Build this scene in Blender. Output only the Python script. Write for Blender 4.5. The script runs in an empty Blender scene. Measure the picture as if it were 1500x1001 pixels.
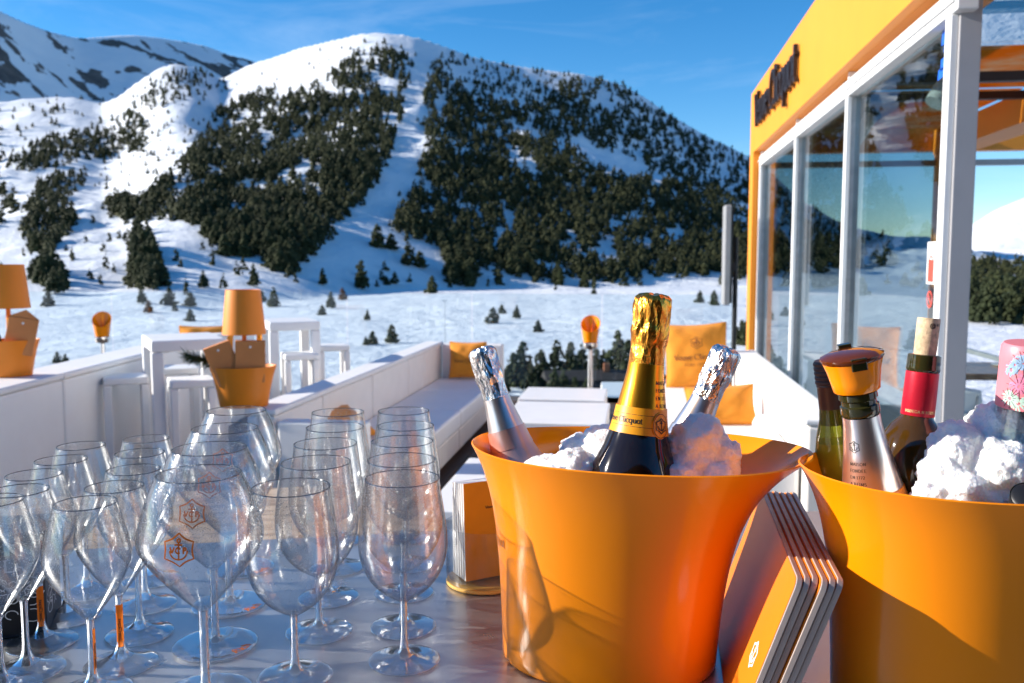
import bpy, math, random
import numpy as np
from mathutils import Vector, Quaternion, Matrix

R = math.radians
rnd = random.Random(7)
S = bpy.context.scene
COL = S.collection

# ------------------------------------------------------------------ camera, sky, sun, exposure
FPX = 1300.0
PITCH = math.atan(116.5 / FPX)
YAW = math.atan(185 / FPX * math.cos(PITCH))
EYE = 1.6
cam_d = bpy.data.cameras.new('camera')
cam = bpy.data.objects.new('camera', cam_d)
COL.objects.link(cam)
cam.location = (0, 0, EYE)
cam.rotation_euler = (R(90) - PITCH, 0, YAW)
cam_d.sensor_width = 36.0
cam_d.lens = 36.0 * FPX / 1500.0
cam_d.clip_start = 0.05
cam_d.clip_end = 20000
cam_d.dof.use_dof = True
cam_d.dof.focus_distance = 1.06
cam_d.dof.aperture_fstop = 9.0
S.camera = cam

SUN_EL = R(22)
SUN_AZ = R(-4)                     # square-left of the terrace
TO_SUN = Vector((-math.cos(SUN_EL) * math.cos(SUN_AZ), math.cos(SUN_EL) * math.sin(SUN_AZ), math.sin(SUN_EL)))
W = bpy.data.worlds.new('World')
S.world = W
W.use_nodes = True
wn = W.node_tree.nodes
wl = W.node_tree.links
sky = wn.new('ShaderNodeTexSky')
sky.sky_type = 'NISHITA'
sky.sun_disc = False
sky.sun_elevation = SUN_EL
sky.sun_rotation = math.atan2(TO_SUN.x, TO_SUN.y)
sky.altitude = 1900
sky.air_density = 1.0
sky.dust_density = 0.3
sky.ozone_density = 2.5
wn['Background'].inputs['Strength'].default_value = 0.112
hs = wn.new('ShaderNodeHueSaturation')
hs.inputs['Saturation'].default_value = 1.36
wl.new(sky.outputs[0], hs.inputs['Color'])
stc = wn.new('ShaderNodeTexCoord')
smp = wn.new('ShaderNodeMapping')
smp.inputs['Scale'].default_value = (2.2, 2.2, 9.0)
smp.inputs['Rotation'].default_value = (0.25, 0.1, 0.6)
wl.new(stc.outputs['Generated'], smp.inputs['Vector'])
snz = wn.new('ShaderNodeTexNoise')
snz.inputs['Scale'].default_value = 1.7
snz.inputs['Detail'].default_value = 7
snz.inputs['Roughness'].default_value = 0.62
snz.inputs['Distortion'].default_value = 0.7
wl.new(smp.outputs['Vector'], snz.inputs['Vector'])
srp = wn.new('ShaderNodeValToRGB')
srp.color_ramp.elements[0].position = 0.48
srp.color_ramp.elements[0].color = (0, 0, 0, 1)
srp.color_ramp.elements[1].position = 0.80
srp.color_ramp.elements[1].color = (0.13, 0.13, 0.13, 1)
wl.new(snz.outputs['Fac'], srp.inputs[0])
smx = wn.new('ShaderNodeMix')
smx.data_type = 'RGBA'
wl.new(srp.outputs[0], smx.inputs[0])
wl.new(hs.outputs[0], smx.inputs[6])
smx.inputs[7].default_value = (7.0, 7.6, 8.4, 1)
wl.new(smx.outputs[2], wn['Background'].inputs['Color'])
sun_d = bpy.data.lights.new('sun', 'SUN')
sun_d.energy = 5.0
sun_d.angle = R(0.5)
sun_d.color = (1.0, 0.93, 0.83)
sun = bpy.data.objects.new('sun', sun_d)
COL.objects.link(sun)
sun.rotation_mode = 'QUATERNION'
sun.rotation_quaternion = TO_SUN.to_track_quat('Z', 'Y')
sun.location = TO_SUN * 50

S.view_settings.view_transform = 'Standard'
S.view_settings.look = 'None'
S.view_settings.exposure = 0.80
S.view_settings.gamma = 1
S.view_settings.use_curve_mapping = False
cy = S.cycles
cy.max_bounces = 14
cy.diffuse_bounces = 4
cy.glossy_bounces = 6
cy.transmission_bounces = 12
cy.transparent_max_bounces = 72
cy.sample_clamp_indirect = 6.0
cy.blur_glossy = 0.6
cy.caustics_reflective = True
cy.caustics_refractive = True
cy.use_denoising = True

# ------------------------------------------------------------------ rays of the real camera, to find where things stand
_f = np.array([-math.sin(YAW), math.cos(YAW), 0.0])
_r = np.array([math.cos(YAW), math.sin(YAW), 0.0])
_u = np.array([0, 0, 1.0])
_fw = _f * math.cos(PITCH) - _u * math.sin(PITCH)
_up = _f * math.sin(PITCH) + _u * math.cos(PITCH)
_C = np.array([0, 0, EYE])


def ray(x, y):
    return _fw + _r * (x - 750) / FPX - _up * (y - 500.5) / FPX


def on_z(x, y, z):
    d = ray(x, y)
    return Vector(_C + d * ((z - EYE) / d[2]))


def on_x(x, y, c):
    d = ray(x, y)
    return Vector(_C + d * (c / d[0]))


def on_y(x, y, c):
    d = ray(x, y)
    return Vector(_C + d * (c / d[1]))


# ------------------------------------------------------------------ materials
MATS = {}


def nodes(name):
    m = bpy.data.materials.new(name)
    m.use_nodes = True
    nt = m.node_tree
    nt.nodes.clear()
    out = nt.nodes.new('ShaderNodeOutputMaterial')
    MATS[name] = m
    return m, nt, out


def ramp(nt, fac, stops):
    r = nt.nodes.new('ShaderNodeValToRGB')
    e = r.color_ramp.elements
    while len(e) < len(stops):
        e.new(0.5)
    for i, (p, c) in enumerate(stops):
        e[i].position = p
        e[i].color = (*c, 1) if len(c) == 3 else c
    nt.links.new(fac, r.inputs[0])
    return r.outputs[0]


def noise(nt, scale, detail=4, rough=0.6, vec=None, dist=0.0):
    n = nt.nodes.new('ShaderNodeTexNoise')
    n.inputs['Scale'].default_value = scale
    n.inputs['Detail'].default_value = detail
    n.inputs['Roughness'].default_value = rough
    n.inputs['Distortion'].default_value = dist
    if vec is not None:
        nt.links.new(vec, n.inputs['Vector'])
    return n.outputs['Fac']


def coords(nt, kind='Object', scale=(1, 1, 1), rot=(0, 0, 0)):
    t = nt.nodes.new('ShaderNodeTexCoord')
    mp = nt.nodes.new('ShaderNodeMapping')
    mp.inputs['Scale'].default_value = scale
    mp.inputs['Rotation'].default_value = rot
    nt.links.new(t.outputs[kind], mp.inputs['Vector'])
    return mp.outputs['Vector']


def bump(nt, h, strength, distance):
    b = nt.nodes.new('ShaderNodeBump')
    b.inputs['Strength'].default_value = strength
    b.inputs['Distance'].default_value = distance
    nt.links.new(h, b.inputs['Height'])
    return b.outputs['Normal']


def pm(name, col, rough=0.5, metal=0.0, var=0.08, vscale=6.0, bstr=0.0, bscale=80.0, bdist=0.002, trans=0.0, ior=1.45,
       coat=0.0, sss=0.0, sssr=(0.01, 0.008, 0.006), spec=0.5, rvar=0.0, kind='Object', vec_scale=(1, 1, 1), sheen=0.0):
    m, nt, out = nodes(name)
    b = nt.nodes.new('ShaderNodeBsdfPrincipled')
    v = coords(nt, kind, vec_scale)
    n = noise(nt, vscale, 5, 0.6, v)
    lo = tuple(max(0, c * (1 - var)) for c in col)
    hi = tuple(min(1, c * (1 + var)) for c in col)
    nt.links.new(ramp(nt, n, [(0.3, lo), (0.7, hi)]), b.inputs['Base Color'])
    b.inputs['Metallic'].default_value = metal
    b.inputs['Roughness'].default_value = rough
    b.inputs['IOR'].default_value = ior
    b.inputs['Transmission Weight'].default_value = trans
    b.inputs['Coat Weight'].default_value = coat
    b.inputs['Coat Roughness'].default_value = 0.06
    b.inputs['Specular IOR Level'].default_value = spec
    b.inputs['Sheen Weight'].default_value = sheen
    if sss:
        b.inputs['Subsurface Weight'].default_value = sss
        b.inputs['Subsurface Radius'].default_value = sssr
        b.inputs['Subsurface Scale'].default_value = 1.0
    if rvar:
        n2 = noise(nt, vscale * 2.3, 4, 0.6, v)
        mr = nt.nodes.new('ShaderNodeMapRange')
        mr.inputs['From Min'].default_value = 0.3
        mr.inputs['From Max'].default_value = 0.7
        mr.inputs['To Min'].default_value = max(0.0, rough - rvar)
        mr.inputs['To Max'].default_value = rough + rvar
        nt.links.new(n2, mr.inputs['Value'])
        nt.links.new(mr.outputs[0], b.inputs['Roughness'])
    if bstr:
        h = noise(nt, bscale, 5, 0.6, v)
        nt.links.new(bump(nt, h, bstr, bdist), b.inputs['Normal'])
    nt.links.new(b.outputs[0], out.inputs[0])
    return m


def fresnel(nt, f0=0.04, normal=None):
    """Schlick reflectance, the same from both sides of a wall."""
    g = nt.nodes.new('ShaderNodeNewGeometry')
    d = nt.nodes.new('ShaderNodeVectorMath')
    d.operation = 'DOT_PRODUCT'
    nt.links.new(g.outputs['Incoming'], d.inputs[0])
    nt.links.new(normal if normal else g.outputs['Normal'], d.inputs[1])
    a = nt.nodes.new('ShaderNodeMath'); a.operation = 'ABSOLUTE'
    nt.links.new(d.outputs['Value'], a.inputs[0])
    s = nt.nodes.new('ShaderNodeMath'); s.operation = 'SUBTRACT'
    s.inputs[0].default_value = 1.0
    nt.links.new(a.outputs[0], s.inputs[1])
    p = nt.nodes.new('ShaderNodeMath'); p.operation = 'POWER'
    p.inputs[1].default_value = 5.0
    nt.links.new(s.outputs[0], p.inputs[0])
    ma = nt.nodes.new('ShaderNodeMath'); ma.operation = 'MULTIPLY_ADD'
    ma.inputs[1].default_value = 1 - f0
    ma.inputs[2].default_value = f0
    nt.links.new(p.outputs[0], ma.inputs[0])
    return ma.outputs[0], s.outputs[0]


def thin_glass(name, tint=(0.97, 0.98, 0.98), edge=(0.5, 0.53, 0.56), rough=0.0, f0=0.04, dust=0.0, smear=0.0, ripple=0.0, body=0.0, sheen=0.0):
    m, nt, out = nodes(name)
    v = coords(nt, 'Object')
    nrm = None
    if ripple:
        nrm = bump(nt, noise(nt, 55, 3, 0.5, v), ripple, 0.002)
    fr, fac = fresnel(nt, f0, nrm)
    pw = nt.nodes.new('ShaderNodeMath'); pw.operation = 'POWER'
    pw.inputs[1].default_value = 3.5
    nt.links.new(fac, pw.inputs[0])
    tc = ramp(nt, pw.outputs[0], [(0.0, tint), (1.0, edge)])
    t = nt.nodes.new('ShaderNodeBsdfTransparent')
    nt.links.new(tc, t.inputs['Color'])
    g = nt.nodes.new('ShaderNodeBsdfGlossy')
    g.inputs['Roughness'].default_value = rough
    if nrm:
        nt.links.new(nrm, g.inputs['Normal'])
    mx = nt.nodes.new('ShaderNodeMixShader')
    nt.links.new(fr, mx.inputs[0])
    nt.links.new(t.outputs[0], mx.inputs[1])
    nt.links.new(g.outputs[0], mx.inputs[2])
    last = mx.outputs[0]
    if body:                                           # the wall's own refraction
        rg = nt.nodes.new('ShaderNodeBsdfGlass')
        rg.inputs['IOR'].default_value = 1.5
        rg.inputs['Roughness'].default_value = 0.0
        mb_ = nt.nodes.new('ShaderNodeMixShader')
        mb_.inputs[0].default_value = body
        nt.links.new(last, mb_.inputs[1])
        nt.links.new(rg.outputs[0], mb_.inputs[2])
        last = mb_.outputs[0]
    if sheen:                                          # broad glint of the faintly greasy surface
        g3 = nt.nodes.new('ShaderNodeBsdfGlossy')
        g3.inputs['Roughness'].default_value = 0.16
        f3 = ramp(nt, noise(nt, 40, 4, 0.6, coords(nt, 'Object', (1, 1, 0.25))), [(0.35, (sheen * .3,) * 3), (0.7, (sheen,) * 3)])
        mx4 = nt.nodes.new('ShaderNodeMixShader')
        nt.links.new(f3, mx4.inputs[0])
        nt.links.new(last, mx4.inputs[1])
        nt.links.new(g3.outputs[0], mx4.inputs[2])
        last = mx4.outputs[0]
    if smear:                                          # polishing smears: a broad, weak sheen
        ga = nt.nodes.new('ShaderNodeBsdfDiffuse')
        gb_ = nt.nodes.new('ShaderNodeBsdfTranslucent')
        g2 = nt.nodes.new('ShaderNodeMixShader')
        nt.links.new(ga.outputs[0], g2.inputs[1]); nt.links.new(gb_.outputs[0], g2.inputs[2])
        n = noise(nt, 26, 4, 0.65, coords(nt, 'Object', (1, 1, 0.35)))
        f2 = ramp(nt, n, [(0.42, (0, 0, 0)), (0.75, (smear,) * 3)])
        mx2 = nt.nodes.new('ShaderNodeMixShader')
        nt.links.new(f2, mx2.inputs[0])
        nt.links.new(last, mx2.inputs[1])
        nt.links.new(g2.outputs[0], mx2.inputs[2])
        last = mx2.outputs[0]
    if dust:                                           # dried water spots
        vo = nt.nodes.new('ShaderNodeTexVoronoi')
        vo.inputs['Scale'].default_value = 300
        nt.links.new(v, vo.inputs['Vector'])
        sp = ramp(nt, vo.outputs['Distance'], [(0.10, (1, 1, 1)), (0.2, (0, 0, 0))])
        sep = nt.nodes.new('ShaderNodeSeparateColor')
        nt.links.new(vo.outputs['Color'], sep.inputs[0])
        pick = ramp(nt, sep.outputs[0], [(1 - dust, (0, 0, 0)), (1 - dust + 0.01, (1, 1, 1))])
        mu = nt.nodes.new('ShaderNodeMath'); mu.operation = 'MULTIPLY'
        nt.links.new(sp, mu.inputs[0]); nt.links.new(pick, mu.inputs[1])
        mu2 = nt.nodes.new('ShaderNodeMath'); mu2.operation = 'MULTIPLY'
        mu2.inputs[1].default_value = 0.9
        nt.links.new(mu.outputs[0], mu2.inputs[0])
        da = nt.nodes.new('ShaderNodeBsdfDiffuse')
        db = nt.nodes.new('ShaderNodeBsdfGlossy')
        db.inputs['Roughness'].default_value = 0.28
        df = nt.nodes.new('ShaderNodeMixShader')
        df.inputs[0].default_value = 0.8
        nt.links.new(da.outputs[0], df.inputs[1]); nt.links.new(db.outputs[0], df.inputs[2])
        mx3 = nt.nodes.new('ShaderNodeMixShader')
        nt.links.new(mu2.outputs[0], mx3.inputs[0])
        nt.links.new(last, mx3.inputs[1])
        nt.links.new(df.outputs[0], mx3.inputs[2])
        last = mx3.outputs[0]
    nt.links.new(last, out.inputs[0])
    return m


def foil(name, col, rough=0.22, strength=0.9, scale=120, stretch=0.35):
    m, nt, out = nodes(name)
    b = nt.nodes.new('ShaderNodeBsdfPrincipled')
    b.inputs['Base Color'].default_value = (*col, 1)
    b.inputs['Metallic'].default_value = 1.0
    b.inputs['Roughness'].default_value = rough
    v = coords(nt, 'Object', (1, 1, stretch))
    vo = nt.nodes.new('ShaderNodeTexVoronoi')
    vo.feature = 'F1'
    vo.inputs['Scale'].default_value = scale
    nt.links.new(v, vo.inputs['Vector'])
    n = noise(nt, scale * 0.6, 4, 0.6, v, 1.5)
    ad = nt.nodes.new('ShaderNodeMath'); ad.operation = 'ADD'
    nt.links.new(vo.outputs['Distance'], ad.inputs[0]); nt.links.new(n, ad.inputs[1])
    nt.links.new(bump(nt, ad.outputs[0], strength, 0.004), b.inputs['Normal'])
    nt.links.new(b.outputs[0], out.inputs[0])
    return m


def wood(name, c0, c1, scale=3.0, stretch=(1, 14, 14), rough=0.55):
    m, nt, out = nodes(name)
    b = nt.nodes.new('ShaderNodeBsdfPrincipled')
    v = coords(nt, 'Object', stretch)
    n = noise(nt, scale, 6, 0.65, v, 1.2)
    wv = nt.nodes.new('ShaderNodeTexWave')
    wv.inputs['Scale'].default_value = scale * 0.6
    wv.inputs['Distortion'].default_value = 9
    wv.inputs['Detail'].default_value = 3
    nt.links.new(v, wv.inputs['Vector'])
    mx = nt.nodes.new('ShaderNodeMath'); mx.operation = 'MULTIPLY_ADD'
    mx.inputs[1].default_value = 0.4
    nt.links.new(wv.outputs['Fac'], mx.inputs[0]); nt.links.new(n, mx.inputs[2])
    nt.links.new(ramp(nt, mx.outputs[0], [(0.35, c0), (0.85, c1)]), b.inputs['Base Color'])
    b.inputs['Roughness'].default_value = rough
    nt.links.new(bump(nt, mx.outputs[0], 0.25, 0.002), b.inputs['Normal'])
    nt.links.new(b.outputs[0], out.inputs[0])
    return m


ORANGE = (0.93, 0.262, 0.002)
pm('orange_plastic', ORANGE, 0.16, var=0.03, spec=0.5, rvar=0.07, bstr=0.06, bscale=14, bdist=0.004, vec_scale=(1, 1, 0.3))
pm('orange_matt', (0.84, 0.24, 0.012), 0.45, var=0.05)
pm('orange_shade', (0.86, 0.25, 0.012), 0.5, var=0.05, vscale=3)
pm('orange_paint', (0.80, 0.275, 0.018), 0.55, var=0.05, vscale=1.2, bstr=0.05, bscale=30)
pm('orange_fabric', (0.78, 0.27, 0.015), 0.85, var=0.1, vscale=9, bstr=0.35, bscale=420, sheen=0.2)
pm('orange_print', (0.8, 0.2, 0.01), 0.35, var=0.02)
pm('orange_label', (0.9, 0.36, 0.012), 0.38, var=0.04, vscale=30)
pm('yellow_ring', (0.88, 0.52, 0.12), 0.3)
pm('white_vinyl', (0.86, 0.845, 0.825), 0.5, var=0.03, vscale=4, bstr=0.08, bscale=260)
pm('cream_vinyl', (0.84, 0.79, 0.73), 0.55, var=0.04, vscale=5, bstr=0.1, bscale=260)
pm('white_lacquer', (0.87, 0.865, 0.86), 0.35, var=0.03, vscale=5)
pm('white_paint', (0.8, 0.8, 0.79), 0.4, var=0.04, vscale=4)
pm('grey_paint', (0.40, 0.39, 0.40), 0.42, var=0.05, vscale=4)
pm('aluminium', (0.62, 0.62, 0.62), 0.38, metal=0.85, var=0.15, vscale=14, bstr=0.12, bscale=50)
pm('chrome', (0.75, 0.74, 0.73), 0.14, metal=1.0, var=0.05)
pm('black_metal', (0.018, 0.018, 0.02), 0.45, var=0.2)
pm('grey_metal', (0.38, 0.38, 0.38), 0.45, metal=0.3, var=0.1)
pm('black_letter', (0.015, 0.011, 0.012), 0.4, var=0.2, vscale=20)
pm('ink', (0.03, 0.02, 0.015), 0.5, var=0.2)
pm('ink_soft', (0.30, 0.10, 0.02), 0.7, var=0.2)
pm('gold_ink', (0.85, 0.6, 0.3), 0.35, metal=0.6)
pm('white_ink', (0.8, 0.8, 0.8), 0.5)
pm('blue_ink', (0.01, 0.12, 0.62), 0.5)
pm('red_ink', (0.75, 0.08, 0.05), 0.5)
pm('tree_bark', (0.06, 0.045, 0.033), 0.9, var=0.3, vscale=9)
pm('brown_paper', (0.62, 0.24, 0.075), 0.7, var=0.06, vscale=9)
pm('paper', (0.72, 0.69, 0.67), 0.6, var=0.05, vscale=40)
pm('board_core', (0.50, 0.40, 0.35), 0.5, var=0.1, vscale=30)
pm('lamp_inside', (0.7, 0.4, 0.2), 0.7)
pm('cork', (0.62, 0.44, 0.27), 0.85, var=0.3, vscale=160, bstr=0.4, bscale=260)
pm('brown_cap', (0.06, 0.035, 0.028), 0.4, metal=0.25, var=0.12)
pm('red_capsule', (0.55, 0.012, 0.035), 0.38, metal=0.25, var=0.1, vscale=40, bstr=0.1, bscale=120)
pm('dark_bottle', (0.012, 0.006, 0.003), 0.06, var=0.2, spec=0.7)
pm('amber_bottle', (0.06, 0.028, 0.004), 0.06, var=0.2, spec=0.7)
pm('green_bottle', (0.42, 0.42, 0.03), 0.05, var=0.05, trans=0.75, ior=1.4)
pm('lip_glass', (0.03, 0.028, 0.008), 0.05, var=0.2, spec=0.8)
pm('amber_plastic', (0.16, 0.032, 0.003), 0.08, var=0.1, trans=0.35, ior=1.45)
pm('black_box', (0.012, 0.012, 0.014), 0.4, var=0.3)
pm('stone_plate', (0.75, 0.72, 0.68), 0.3)
pm('wicker_dark', (0.06, 0.04, 0.03), 0.6)
pm('lodge_wood', (0.035, 0.03, 0.028), 0.8, var=0.3, vscale=0.6)
pm('lodge_rail', (0.12, 0.10, 0.09), 0.7)
pm('chalet_wall', (0.09, 0.16, 0.22), 0.7, var=0.2)
pm('rust_roof', (0.25, 0.09, 0.04), 0.8, var=0.3)
foil('gold_foil', (0.95, 0.35, 0.042), 0.24, 0.85, 95, 0.3)
foil('gold_smooth', (0.96, 0.36, 0.022), 0.30, 0.12, 45, 0.12)
foil('silver_foil', (0.93, 0.83, 0.77), 0.2, 0.9, 120, 0.35)
foil('silver_smooth', (0.93, 0.80, 0.74), 0.30, 0.10, 50, 0.12)
pm('pink_band', (0.85, 0.5, 0.42), 0.3, metal=0.8, var=0.05)
thin_glass('bowl_glass', (0.992, 0.994, 0.994), (0.5, 0.53, 0.57), 0.03, dust=0.4, smear=0.035, ripple=0.3, sheen=0.10)
thin_glass('clear_acrylic', (0.93, 0.94, 0.95), (0.5, 0.5, 0.52), 0.03, smear=0.1)
thin_glass('window_glass', (0.76, 0.84, 0.84), (0.66, 0.76, 0.78), 0.0, 0.09)
thin_glass('rail_glass', (0.93, 0.975, 0.985), (0.8, 0.92, 0.93), 0.0, 0.04)
thin_glass('bottle_clear', (0.985, 0.99, 0.99), (0.6, 0.63, 0.65), 0.02, 0.06, ripple=0.2, sheen=0.08)
wood('deck_wood', (0.035, 0.024, 0.018), (0.10, 0.07, 0.05), 2.0, (14, 1, 14))
wood('ledge_wood', (0.26, 0.17, 0.10), (0.66, 0.50, 0.34), 5.0, (1.0, 7, 7), 0.5)
wood('table_wood', (0.16, 0.08, 0.04), (0.34, 0.2, 0.11), 4.0, (1, 10, 10), 0.35)

m, nt, out = nodes('enamel_orange')
da = nt.nodes.new('ShaderNodeBsdfDiffuse'); da.inputs['Color'].default_value = (0.85, 0.22, 0.03, 1)
db = nt.nodes.new('ShaderNodeBsdfTranslucent'); db.inputs['Color'].default_value = (0.85, 0.22, 0.03, 1)
mx = nt.nodes.new('ShaderNodeMixShader')
nt.links.new(ramp(nt, noise(nt, 300, 2, 0.5, coords(nt)), [(0.3, (.4,) * 3), (0.7, (.6,) * 3)]), mx.inputs[0])
nt.links.new(da.outputs[0], mx.inputs[1]); nt.links.new(db.outputs[0], mx.inputs[2])
nt.links.new(mx.outputs[0], out.inputs[0])

m, nt, out = nodes('rim_glass')
gb = nt.nodes.new('ShaderNodeBsdfGlass')
gb.inputs['IOR'].default_value = 1.55
nt.links.new(ramp(nt, noise(nt, 40, 2, 0.5, coords(nt)), [(0.3, (.55, .57, .6)), (0.7, (.7, .72, .74))]), gb.inputs['Color'])
nt.links.new(gb.outputs[0], out.inputs[0])

# solid glass for stems and feet
m, nt, out = nodes('solid_glass')
gb = nt.nodes.new('ShaderNodeBsdfGlass')
gb.inputs['Color'].default_value = (0.97, 0.98, 0.98, 1)
gb.inputs['IOR'].default_value = 1.48
gb.inputs['Roughness'].default_value = 0.01
nt.links.new(bump(nt, noise(nt, 60, 3, 0.5, coords(nt)), 0.2, 0.002), gb.inputs['Normal'])
fr_, fc_ = fresnel(nt, 0.04)
tr_ = nt.nodes.new('ShaderNodeBsdfTransparent'); tr_.inputs['Color'].default_value = (.97, .975, .98, 1)
gl_ = nt.nodes.new('ShaderNodeBsdfGlossy'); gl_.inputs['Roughness'].default_value = 0.04
m1 = nt.nodes.new('ShaderNodeMixShader'); m2 = nt.nodes.new('ShaderNodeMixShader')
nt.links.new(fr_, m1.inputs[0]); nt.links.new(tr_.outputs[0], m1.inputs[1]); nt.links.new(gl_.outputs[0], m1.inputs[2])
m2.inputs[0].default_value = 0.78
nt.links.new(m1.outputs[0], m2.inputs[1]); nt.links.new(gb.outputs[0], m2.inputs[2])
nt.links.new(m2.outputs[0], out.inputs[0])
fg = m.copy(); fg.name = 'foot_glass'; MATS['foot_glass'] = fg
for nd in fg.node_tree.nodes:
    if nd.type == 'MIX_SHADER' and not nd.inputs[0].is_linked:
        nd.inputs[0].default_value = 0.38

# brushed bar top
m, nt, out = nodes('bar_steel')
b = nt.nodes.new('ShaderNodeBsdfPrincipled')
b.inputs['Metallic'].default_value = 0.76
v = coords(nt, 'Object', (1.5, 60, 10))
n = noise(nt, 4, 5, 0.6, v)
n2 = noise(nt, 9, 4, 0.6, coords(nt))
nt.links.new(ramp(nt, n2, [(0.3, (0.47, 0.47, 0.475)), (0.7, (0.57, 0.565, 0.56))]), b.inputs['Base Color'])
mr = nt.nodes.new('ShaderNodeMapRange')
mr.inputs['To Min'].default_value = 0.20
mr.inputs['To Max'].default_value = 0.42
nt.links.new(n2, mr.inputs['Value'])
nt.links.new(mr.outputs[0], b.inputs['Roughness'])
nt.links.new(bump(nt, n, 0.12, 0.001), b.inputs['Normal'])
nt.links.new(b.outputs[0], out.inputs[0])

# spring snow in the buckets
m, nt, out = nodes('bucket_snow')
b = nt.nodes.new('ShaderNodeBsdfPrincipled')
b.inputs['Base Color'].default_value = (0.96, 0.94, 0.905, 1)
b.inputs['Roughness'].default_value = 0.42
b.inputs['Subsurface Weight'].default_value = 0.5
b.inputs['Subsurface Radius'].default_value = (0.018, 0.015, 0.013)
b.inputs['Subsurface Scale'].default_value = 1.0
v = coords(nt)
n = noise(nt, 260, 3, 0.7, v)
nn = noise(nt, 700, 2, 0.6, v)
ad = nt.nodes.new('ShaderNodeMath'); ad.operation = 'ADD'
nt.links.new(n, ad.inputs[0]); nt.links.new(nn, ad.inputs[1])
vg = nt.nodes.new('ShaderNodeTexVoronoi')
vg.inputs['Scale'].default_value = 240
nt.links.new(v, vg.inputs['Vector'])
ad2 = nt.nodes.new('ShaderNodeMath'); ad2.operation = 'MULTIPLY_ADD'; ad2.inputs[1].default_value = 1.3
nt.links.new(vg.outputs['Distance'], ad2.inputs[0]); nt.links.new(ad.outputs[0], ad2.inputs[2])
nt.links.new(bump(nt, ad2.outputs[0], 0.5, 0.003), b.inputs['Normal'])
b.inputs['Coat Weight'].default_value = 0.25
b.inputs['Coat Roughness'].default_value = 0.15
nt.links.new(b.outputs[0], out.inputs[0])

# mountain snow with rock where the mesh carries the attribute
m, nt, out = nodes('mountain_snow')
b = nt.nodes.new('ShaderNodeBsdfPrincipled')
at = nt.nodes.new('ShaderNodeAttribute'); at.attribute_name = 'rock'
v = coords(nt, 'Object')
n = noise(nt, 0.02, 8, 0.65, v)
n2 = noise(nt, 0.005, 6, 0.6, v)
sn = ramp(nt, n2, [(0.3, (0.70, 0.73, 0.77)), (0.7, (0.80, 0.81, 0.82))])
rk = ramp(nt, n, [(0.3, (0.06, 0.05, 0.045)), (0.7, (0.17, 0.14, 0.12))])
ad = nt.nodes.new('ShaderNodeMath'); ad.operation = 'MULTIPLY_ADD'
ad.inputs[1].default_value = 1.0
nt.links.new(at.outputs['Fac'], ad.inputs[0]); nt.links.new(n, ad.inputs[2])
fc = ramp(nt, ad.outputs[0], [(0.92, (0, 0, 0)), (1.02, (1, 1, 1))])
mx = nt.nodes.new('ShaderNodeMix'); mx.data_type = 'RGBA'
nt.links.new(fc, mx.inputs[0]); nt.links.new(sn, mx.inputs[6]); nt.links.new(rk, mx.inputs[7])
nt.links.new(mx.outputs[2], b.inputs['Base Color'])
b.inputs['Roughness'].default_value = 0.75
b.inputs['Specular IOR Level'].default_value = 0.2
n3a = noise(nt, 0.12, 6, 0.7, v)
n3b = noise(nt, 0.018, 5, 0.6, v, 0.8)
n3m = nt.nodes.new('ShaderNodeMath'); n3m.operation = 'MULTIPLY_ADD'; n3m.inputs[1].default_value = 2.2
nt.links.new(n3b, n3m.inputs[0]); nt.links.new(n3a, n3m.inputs[2])
n3 = n3m.outputs[0]
nt.links.new(bump(nt, n3, 0.55, 4.0), b.inputs['Normal'])
nt.links.new(b.outputs[0], out.inputs[0])


def foliage(name, c0, c1, scale):
    m, nt, out = nodes(name)
    b = nt.nodes.new('ShaderNodeBsdfPrincipled')
    oi = nt.nodes.new('ShaderNodeObjectInfo')
    n = noise(nt, scale, 3, 0.6, coords(nt, 'Object'))
    ad = nt.nodes.new('ShaderNodeMath'); ad.operation = 'MULTIPLY_ADD'
    ad.inputs[1].default_value = 0.25
    nt.links.new(oi.outputs['Random'], ad.inputs[0]); nt.links.new(n, ad.inputs[2])
    nt.links.new(ramp(nt, ad.outputs[0], [(0.35, c0), (0.85, c1)]), b.inputs['Base Color'])
    b.inputs['Roughness'].default_value = 0.75
    b.inputs['Specular IOR Level'].default_value = 0.2
    nt.links.new(b.outputs[0], out.inputs[0])
    return m


foliage('pine_needles', (0.012, 0.021, 0.009), (0.048, 0.055, 0.018), 0.6)
foliage('forest_needles', (0.009, 0.016, 0.007), (0.042, 0.046, 0.016), 0.05)
foliage('brown_needles', (0.08, 0.035, 0.015), (0.14, 0.07, 0.03), 0.6)
foliage('fir_sprig', (0.03, 0.05, 0.02), (0.07, 0.10, 0.04), 30)


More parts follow.
